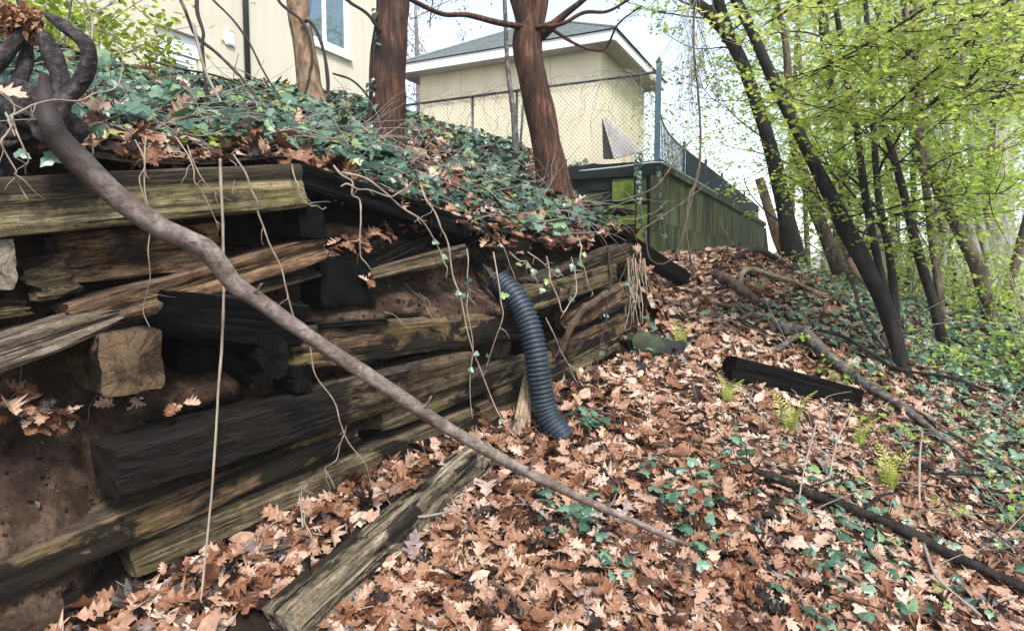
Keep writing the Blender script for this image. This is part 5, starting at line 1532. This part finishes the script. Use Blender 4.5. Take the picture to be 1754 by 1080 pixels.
runner([(595, 700, -.04), (585, 760, -.06), (560, 800, -.08), (574, 836, -.12)], 3)
runner([(520, 900, -.25), (513, 850, -.12), (515, 835, -.10), (525, 830, -.10)], 4)
runner([(535, 925, -.3), (522, 890, -.22), (514, 855, -.14)], 3.5)
runner([(415, 940, -.2), (450, 910, -.12), (490, 885, -.08)], 3)
runner([(30, 232, -.4), (18, 190, -.38), (0, 160, -.38), (-20, 150, -.38)], 4)
runner([(20, 200, -.42), (10, 235, -.42), (14, 270, -.42), (28, 300, -.42), (45, 340, -.4)], 5)
runner([(20, 200, -.42), (35, 240, -.42), (42, 270, -.42), (48, 300, -.4)], 5)
runner([(20, 198, -.42), (60, 180, -.42), (130, 172, -.4), (185, 150, -.36), (208, 120, -.34), (212, 85, -.34), (195, 60, -.34)], 4.5)
runner([(195, 60, -.34), (170, 50, -.34), (130, 50, -.36)], 3)
runner([(150, 0, -.2), (155, 60, -.2), (160, 105, -.18), (165, 150, -.15), (172, 200, -.1)], 5, 'twig_grey')
# arching canes on the bank, in front of the house
def cane(pts, w, mat):
    return tubes_mesh([pxtube([(a, b, Y, w) for a, b, Y in pts], 6, n=len(pts) * 8, bump=.2, bfreq=12)])
can = [('bank_cane', 'tall thin dark cane crossing the basement window', [(355, 170, 4.4), (350, 120, 4.4), (346, 80, 4.4), (348, 55, 4.4), (338, 20, 4.4), (336, -20, 4.4)], 6, 'twig_dark'),
       ('bank_cane', 'thin brown cane leaning left across the basement window', [(450, 180, 4.8), (410, 130, 4.7), (370, 90, 4.6), (335, 60, 4.5), (318, 20, 4.4), (305, -10, 4.4)], 6, 'bark_mid'),
       ('bank_cane', 'pale grey cane slanting from the ivy towards the basement window', [(400, 220, 4.2), (378, 175, 4.2), (355, 130, 4.2), (340, 80, 4.2), (330, 40, 4.2)], 5, 'twig_grey'),
       ('bank_cane', 'long arching dark twig left of the downspout', [(480, 170, 5), (450, 120, 5), (425, 70, 5), (395, 30, 5), (365, 0, 5), (350, -20, 5)], 3.5, 'twig_dark'),
       ('bank_cane', 'dark cane arching beside the tan trunk', [(515, 190, 5.2), (530, 130, 5.2), (534, 90, 5.2), (520, 40, 5.2), (480, 5, 5.2), (465, -30, 5.2)], 5, 'twig_dark'),
       ('bank_cane', 'thin dark branch reaching from the big trunk over the house window', [(652, 55, 5.0), (630, 25, 5.0), (600, 5, 5.0), (570, -20, 5.0)], 6, 'bark_dark'),
       ('bank_cane', 'dark curved cane hooking out of the right side of the tan trunk', [(518, 40, 5.4), (528, 36, 5.3), (540, 50, 5.3), (552, 80, 5.3), (560, 120, 5.3), (562, 175, 5.3)], 6, 'twig_dark'),
       ('bank_cane', 'dark fallen cane arching low between the two bank trunks', [(570, 126, 5.3), (600, 136, 5.3), (622, 155, 5.3), (632, 170, 5.3)], 4, 'twig_dark'),
       ('bank_cane', 'long dry stem lying down the bank below the thick trunk', [(600, 200, 4.6), (640, 235, 4.4), (690, 290, 4.1), (722, 320, 4.0)], 4, 'twig'),
       ('bank_cane', 'dark dead twig line along the ridge of ivy', [(260, 105, 4.6), (310, 118, 4.7), (370, 130, 4.9), (430, 150, 5.1), (500, 165, 5.4)], 4, 'twig_dark')]
for nm, lb, pts, w, mt in can:
    tag(link(nm, cane(pts, w, mt), M[mt]), lb, 'cane')
# fine tangle of dry twigs through the ivy
tw = []
for i in range(620):
    u_ = random.uniform(-1, 3.8); v_ = abs(random.gauss(.3, .8)) + .12
    x_, y_ = xy_of(u_, v_)
    z_ = float(surf(np.array([x_]), np.array([y_]))[0]) + random.uniform(.02, .14)
    a = random.uniform(0, 6.28)
    tw.append(tube_arrays(branch_path((x_, y_, z_), (math.cos(a), math.sin(a), random.uniform(-.25, .7)), random.uniform(.15, .7), 5, .05, .25), np.linspace(.0032, .0014, 6), 4, n=11, cap=False))
tag(link('twig_tangle', tubes_mesh(tw), M['twig_grey']), 'tangle of fine dry twigs through the ivy on the bank', 'twigs', kind='stuff')

# ivy and leaves caught among the roots
N = 60
P = np.array([at(random.uniform(-20, 190), random.uniform(90, 265), random.uniform(2.12, 2.5)) for i in range(N)])
a = leaves_arrays(IVY, P, np.stack([rng.normal(.2, .4, N), rng.normal(-.7, .3, N), rng.uniform(.3, .8, N)], -1), rand_head(N) - np.array((0, 0, .4)), rng.uniform(.035, .07, N), rng.uniform(.2, .9, N), -.2, -.2)
link('leaves_in_roots', merge_leaves([a]), M['ivy'], bank_ivy)['kind'] = 'stuff'
N = 40
P = np.array([at(random.uniform(40, 200), random.uniform(130, 265), random.uniform(2.15, 2.45)) for i in range(N)])
a = leaves_arrays(OAK, P, np.stack([rng.normal(.2, .5, N), rng.normal(-.5, .4, N), rng.uniform(.3, .8, N)], -1), rand_head(N), rng.uniform(.04, .08, N), rng.beta(1.6, 1.6, N) * .9, .4, -.3, .012)
tag(link('root_litter', merge_leaves([a]), M['oak']), 'dry leaves caught between the gnarled roots at the top left', 'leaf litter', kind='stuff')
# rusty dry clump on the gnarled root
c0 = at(32, 38, 2.15)
N = 420
d = rng.normal(0, 1, (N, 3)); d /= np.linalg.norm(d, axis=1)[:, None]
pos = c0 + d * (rng.random(N) ** .5)[:, None] * np.array((.072, .06, .055))
a = leaves_arrays(OVAL, pos, rng.normal(0, 1, (N, 3)), rng.normal(0, 1, (N, 3)), rng.uniform(.018, .042, N), rng.uniform(0, 1, N), rng.normal(0, 1, N), rng.normal(0, 1, N), .03)
tag(link('dry_clump', merge_leaves([a]), M['fluff']), 'rusty brown clump of dry matted leaves on the gnarled root', 'dry leaf clump')
# pale hanging leaves at the left edge
p = at(12, 158, 1.9)
a = leaves_arrays(OAK, np.array([p - np.array((.05, 0, -.01))]), np.array([[.2, -.6, .8]]), np.array([[1, .1, -.1]]), np.array([.10]), np.array([.88]), .3, -.2, .01)
tag(link('oak_leaf', merge_leaves([a]), M['oak']), 'single pale oak leaf caught on the roots at the left edge', 'leaf')

# ivy climbing the thick trunk and the concrete pilaster
def climb(pts, n, size, label, w=14):
    P = catmull(np.array([tuple(at(*q)) for q in pts]), 60)
    root = empty('climbing_ivy', tuple(P[0]), label, 'ivy')
    link('stem', tubes_mesh([tube_arrays(P[::6], [.006] * 10, 5)]), M['twig_dark'], root)
    q = P[rng.integers(0, 60, n)] + rng.normal(0, 1, (n, 3)) * np.array((w / F * 5, .02, .03))
    a = leaves_arrays(IVY, q, np.stack([rng.normal(0, .4, n), rng.normal(-1, .25, n), rng.normal(.35, .25, n)], -1), rand_head(n) * .5 - np.array((0, 0, 1)), rng.uniform(.6, 1.2, n) * size, rng.uniform(.1, .7, n), -.2, -.2)
    link('leaves', merge_leaves([a]), M['ivy'], root)
climb([(638, 200, 5.0), (640, 120, 5.02), (641, 70, 5.04), (645, 10, 5.06)], 16, .06, 'ivy climbing the left side of the thick reddish trunk', 6)
climb([(1112, 460, 10.3), (1098, 370, 10.35), (1094, 300, 10.4), (1096, 265, 10.4)], 90, .085, 'ivy hanging down the front of the concrete wall', 4)
climb([(1150, 440, 10.6), (1133, 380, 10.4), (1130, 320, 10.3), (1128, 285, 10.2)], 40, .07, 'thin ivy strand at the corner of the concrete wall', 3)

# ------------------------------------------------------------------ ferns
def frond_mesh(L):
    P = np.array([(0, 0, 0), (.10, 0, .45), (.25, 0, .8), (.48, 0, 1.0)]) * L
    C = catmull(P, 15)
    v, q, t = tube_arrays(P, [.004, .003, .002, .001], 3, n=8, cap=False)
    V = [v]; Tt = [np.vstack([q[:, [0, 1, 2]], q[:, [0, 2, 3]]])]; k = len(v)
    for i in range(2, 14):
        w = L * .22 * math.sin(math.pi * (i / 14) ** .7) + .006
        for sgn in (1, -1):
            b = C[i]; tdir = C[i + 1] - C[i]
            tip = b + np.array((0, sgn * w, 0)) + tdir * .9 + np.array((0, 0, -.10 * w))
            m = (b + tip) / 2
            V.append(np.array([b - tdir * .35, m - tdir * .32 + (0, 0, .004), tip, m + tdir * .38])); Tt.append(np.array([(0, 1, 3), (1, 2, 3)]) + k); k += 4
    V = np.vstack(V)
    return mesh_np(V, [np.vstack(Tt)], False, np.clip(.3 + .6 * V[:, 2] / L, 0, 1))
fr_me = [frond_mesh(.30), frond_mesh(.21)]
for f in fr_me: f.materials.append(M['fern'])
def fern(px, py, n, s, label, zfn=None):
    p = on_ground(px, py)
    root = empty('fern', tuple(p), label, 'fern', 'young ferns on the leafy slope')
    for i in range(n):
        a = 6.28 * i / n + random.uniform(-.3, .3)
        Mx = Matrix.Translation(Vector(tuple(p))) @ Matrix.Rotation(a, 4, 'Z') @ Matrix.Rotation(random.uniform(-.25, .15), 4, 'Y') @ Matrix.Diagonal((s, s, s * random.uniform(.8, 1.1), 1))
        link('frond', fr_me[i % 2], None, root, Mx)
fern(1166, 605, 6, .85, 'yellow green fern beside the mossy rocks')
fern(1245, 700, 5, .8, 'small fern at the left end of the charred fallen timber')
fern(1352, 748, 6, 1.0, 'bright fern in front of the charred fallen timber')
fern(1470, 775, 5, .8, 'fern below the right tip of the charred fallen timber')
fern(1520, 850, 7, .95, 'largest pale fern to the right of the others above the dark branch')
fern(1300, 505, 4, .7, 'faint fern next to the chunks of rotten wood up the slope')

# ------------------------------------------------------------------ fallen branches, rocks, twigs
def stick(pts, label, mat, name='fallen_branch', lift=.055, sides=8, side=()):
    P = [on_ground(a, b) + np.array((0, 0, l + lift)) for a, b, w, l in pts]
    r = [.5 * w * p[1] / F for p, (a, b, w, l) in zip(P, pts)]
    o = link(name, tubes_mesh([tube_arrays(P, r, sides, n=len(P) * 7, bump=.25, bfreq=9)]), M[mat])
    tag(o, label, 'fallen branch')
    for sd_ in side:
        Q = [on_ground(a, b) + np.array((0, 0, l + lift)) for a, b, w, l in sd_]
        rq = [.5 * w * p[1] / F for p, (a, b, w, l) in zip(Q, sd_)]
        link('side_branch', tubes_mesh([tube_arrays(Q, rq, 6, n=len(Q) * 6, bump=.2)]), M[mat], o)
    return o
stick([(1285, 822, 14, .01), (1335, 843, 16, .02), (1385, 872, 18, .03), (1440, 893, 19, .04), (1500, 920, 20, .05), (1560, 948, 19, .05), (1640, 985, 17, .04), (1700, 1010, 18, .03), (1790, 1050, 18, .02)], 'long dark fallen branch lying across the leaves at the lower right', 'bark_dark', side=([(1480, 905, 6, .06), (1505, 896, 6, .10), (1540, 895, 4, .12)],))
stick([(1335, 575, 26, .03), (1372, 592, 24, .06), (1392, 610, 22, .07), (1430, 645, 20, .06), (1485, 682, 17, .05), (1540, 715, 14, .04), (1600, 760, 10, .03), (1650, 800, 7, .02)], 'grey peeling fallen branch sloping down behind the charred timber', 'bark_grey', side=([(1372, 592, 12, .06), (1350, 602, 10, .03), (1330, 612, 6, .0)],))
stick([(1400, 588, 6, .07), (1440, 605, 7, .10), (1490, 640, 7, .12), (1540, 665, 6, .1), (1620, 672, 5, .08), (1690, 690, 4, .05)], 'thin dark bent branch arching above the grey peeling one', 'bark_dark')
stick([(1232, 486, 18, .04), (1260, 505, 19, .05), (1296, 530, 12, .03)], 'short broken grey log up the slope', 'bark_mid')
stick([(1268, 500, 8, .01), (1272, 482, 9, .04), (1290, 478, 9, .05), (1330, 490, 8, .05), (1365, 500, 8, .04), (1400, 514, 7, .02)], 'bent tan branch curving over the leaves near the top of the slope', 'bark_tan')
stick([(1255, 452, 7, .0), (1285, 443, 10, .04), (1310, 446, 10, .05), (1335, 460, 8, .03), (1365, 472, 5, .0)], 'dark arched branch on the crest of the leafy mound', 'bark_dark')
stick([(1595, 836, 6, .04), (1650, 840, 6, .05), (1720, 846, 5, .05), (1790, 858, 5, .04)], 'thin black branch lying level at the right edge', 'bark_dark')
stick([(1610, 850, 5, .03), (1660, 860, 5, .04), (1720, 868, 4, .03)], 'short black stick just under the level one at the right edge', 'bark_dark')
stick([(1500, 690, 6, .04), (1560, 722, 6, .05), (1620, 760, 6, .05), (1690, 800, 5, .04), (1790, 850, 5, .03)], 'straight brown branch running down to the right edge', 'bark_mid')
stick([(1310, 900, 4, .05), (1360, 880, 4, .07), (1410, 862, 3, .07), (1445, 846, 2, .08)], 'slender dark twig crossing the long dark branch', 'bark_dark')
stick([(1580, 960, 5, .04), (1600, 1020, 5, .05), (1640, 1055, 4, .04), (1680, 1085, 4, .03)], 'pale dead stick in the lower right corner', 'twig_grey')
stick([(1625, 905, 4, .05), (1680, 930, 4, .06), (1754, 985, 4, .05)], 'thin stick running to the right edge above the plastic pipe', 'bark_mid')
stick([(1366, 895, 3, .06), (1378, 850, 3, .14), (1395, 795, 3, .2)], 'pale upright twig beside the long dark branch', 'twig_grey')
stick([(1418, 850, 3, .03), (1432, 810, 3, .15), (1460, 765, 3, .22)], 'pale slanting twig left of the largest fern', 'twig_grey')
stick([(1574, 905, 4, .02), (1572, 850, 4, .14), (1576, 805, 3, .2)], 'pale standing twig right of the largest fern', 'twig_grey')
stick([(835, 1040, 5, .06), (870, 1062, 5, .07), (900, 1090, 5, .05)], 'short brown stick at the bottom edge beside the log', 'bark_mid')
stick([(690, 920, 4, .05), (725, 925, 4, .06), (775, 915, 4, .06)], 'short twig tucked behind the yellowed log', 'twig_grey')
stick([(1690, 545, 5, .15), (1730, 560, 5, .15), (1790, 585, 6, .12)], 'dark bent branch over the ivy at the far right edge', 'bark_dark')
# chunks of rotten wood up the slope
loose_timber('rotten_wood', on_ground(1255, 562) + np.array((0, 0, .10)), on_ground(1312, 588) + np.array((0, 0, .06)), .12, .14, 'wood_black', 'black hollow chunk of rotten wood above the charred timber', 'wood chunk', 1.3, .7, h1=.06)
loose_timber('rotten_wood', on_ground(1222, 520) + np.array((0, 0, .06)), on_ground(1246, 545) + np.array((0, 0, .05)), .08, .08, 'wood_black', 'smallest black chunk of rotten wood up the slope', 'wood chunk', 1.3, .6)
# mossy rocks
def rock(px, py, r, mat, label):
    p = on_ground(px, py)
    bm_v = []; n1, n2 = 16, 10
    th = np.linspace(0, 2 * np.pi, n1, endpoint=False); ph_ = np.linspace(-1.4, 1.4, n2)
    A_, B_ = np.meshgrid(th, ph_, indexing='ij')
    X_ = np.cos(A_) * np.cos(B_); Y_ = np.sin(A_) * np.cos(B_); Z_ = np.sin(B_)
    k_ = 1 / np.maximum(np.maximum(np.abs(X_), np.abs(Y_)), np.abs(Z_)) * .55 + .45
    k_ = k_ * (1 + .38 * fbm(X_ * 1.9 + px, Y_ * 1.9, Z_ * 1.9, 4))
    v_ = np.stack([X_ * k_ * r * 1.05, Y_ * k_ * r * .9, Z_ * k_ * r * .95], -1).reshape(-1, 3) + p + np.array((0, 0, r * .4))
    i = np.arange(n1)[:, None] * n2; i2 = ((np.arange(n1) + 1) % n1)[:, None] * n2; j = np.arange(n2 - 1)[None]
    q_ = np.stack([i + j, i2 + j, i2 + j + 1, i + j + 1], -1).reshape(-1, 4)
    tag(link('rock', mesh_np(v_, [q_, ], True, None, 30), M[mat]), label, 'rock')
M['moss_rock'] = plain_mat('mossy_rock', (.045, .055, .032), .9, .2, 0, .6, 5, .5)
M['dark_rock'] = plain_mat('dark_rock', (.022, .021, .020), .85, .25, 0, .5, 5, .5)
rock(1105, 606, .12, 'moss_rock', 'mossy green rock half buried in leaves at the end of the wall')
rock(1146, 610, .10, 'dark_rock', 'dark rock right of the mossy green one behind the fern')
rock(1092, 640, .07, 'dark_rock', 'small dark rock in front of the mossy green one')
# dangling dry roots at the end of the wall
rt = []
for i in range(34):
    p0_ = at(1085 + random.uniform(-12, 18), 440 + random.uniform(-10, 50), 5.1 + random.uniform(-.05, .25))
    rt.append(tube_arrays(branch_path(p0_, (random.uniform(-.1, .4), random.uniform(-.3, .1), -1), random.uniform(.2, .5), 5, .1, .12), np.linspace(.007, .002, 6), 4, n=10, cap=False))
tag(link('hanging_roots', tubes_mesh(rt), M['twig']), 'bundle of dry tan roots hanging at the far end of the timber wall', 'roots')
# bare looping vines hanging before the concrete wall
for lb, pts, w in (('pale vine looping down in front of the concrete wall corner', [(1190, -10, 7.2), (1188, 80, 7.2), (1196, 160, 7.2), (1200, 240, 7.2), (1196, 300, 7.1), (1180, 340, 7.0), (1176, 400, 6.9), (1188, 470, 6.8)], 6),
                   ('thin grey cane slanting over the concrete wall front', [(1060, 345, 6.2), (1115, 325, 6.3), (1140, 300, 6.4), (1165, 262, 6.5), (1185, 240, 6.6)], 4),
                   ('pale looping cane low before the concrete wall', [(1105, 395, 6.2), (1112, 440, 6.2), (1135, 452, 6.2), (1160, 430, 6.3), (1175, 380, 6.4), (1188, 330, 6.5), (1195, 290, 6.6)], 4.5),
                   ('grey cane crossing the stained side of the concrete wall', [(1080, 405, 6.0), (1120, 380, 6.2), (1165, 350, 6.4), (1215, 312, 6.6)], 4),
                   ('dark cane leaning on the side of the concrete wall', [(1265, 440, 8.2), (1250, 410, 8.4), (1235, 385, 8.6), (1234, 370, 8.6)], 4)):
    tag(link('hanging_vine', cane(pts, w * .62, 'twig_grey'), M['bark_mid']), lb, 'vine')
tw = []
for i in range(70):
    p0_ = at(1188 + random.gauss(0, 10), random.uniform(-30, 120), 7.2 + random.uniform(-.3, .3))
    tw.append(tube_arrays(branch_path(p0_, (random.gauss(0, .35), random.gauss(0, .2), -1), random.uniform(.5, 1.6), 7, .0, .12), np.linspace(.0032, .0014, 8), 3, n=14, cap=False))
for i in range(120):
    k_ = random.uniform(.36, .82); y_ = random.uniform(3.2, 7.6); x_ = k_ * y_
    a = random.uniform(0, 6.28)
    p0_ = (x_, y_, float(G(x_, y_)) + random.uniform(.02, .12))
    tw.append(tube_arrays(branch_path(p0_, (math.cos(a), math.sin(a), random.uniform(-.15, .9)), random.uniform(.2, .9), 5, .05, .2), np.linspace(.004, .0016, 6), 4, n=11, cap=False))
tag(link('dead_twigs', tubes_mesh(tw), M['twig_grey']), 'fine dead twigs standing and lying over the right of the slope', 'twigs', kind='stuff')

# small finishing clutter: twigs in the litter
tw = []
for i in range(240):
    x_ = random.uniform(-1.9, 3.2); y_ = random.uniform(1.8, 5.6)
    u_, v_ = uv_of(x_, y_)
    if v_ > -.05: continue
    a = random.uniform(0, 6.28)
    tw.append(tube_arrays(branch_path((x_, y_, float(G(x_, y_)) + random.uniform(.03, .07)), (math.cos(a), math.sin(a), random.uniform(-.1, .25)), random.uniform(.06, .28), 4, .03, .2), np.linspace(.0028, .0012, 5), 4, n=8, cap=False))
tag(link('litter_twigs', tubes_mesh(tw), M['twig']), 'small dry twigs lying loose among the oak leaves', 'twigs', kind='stuff')
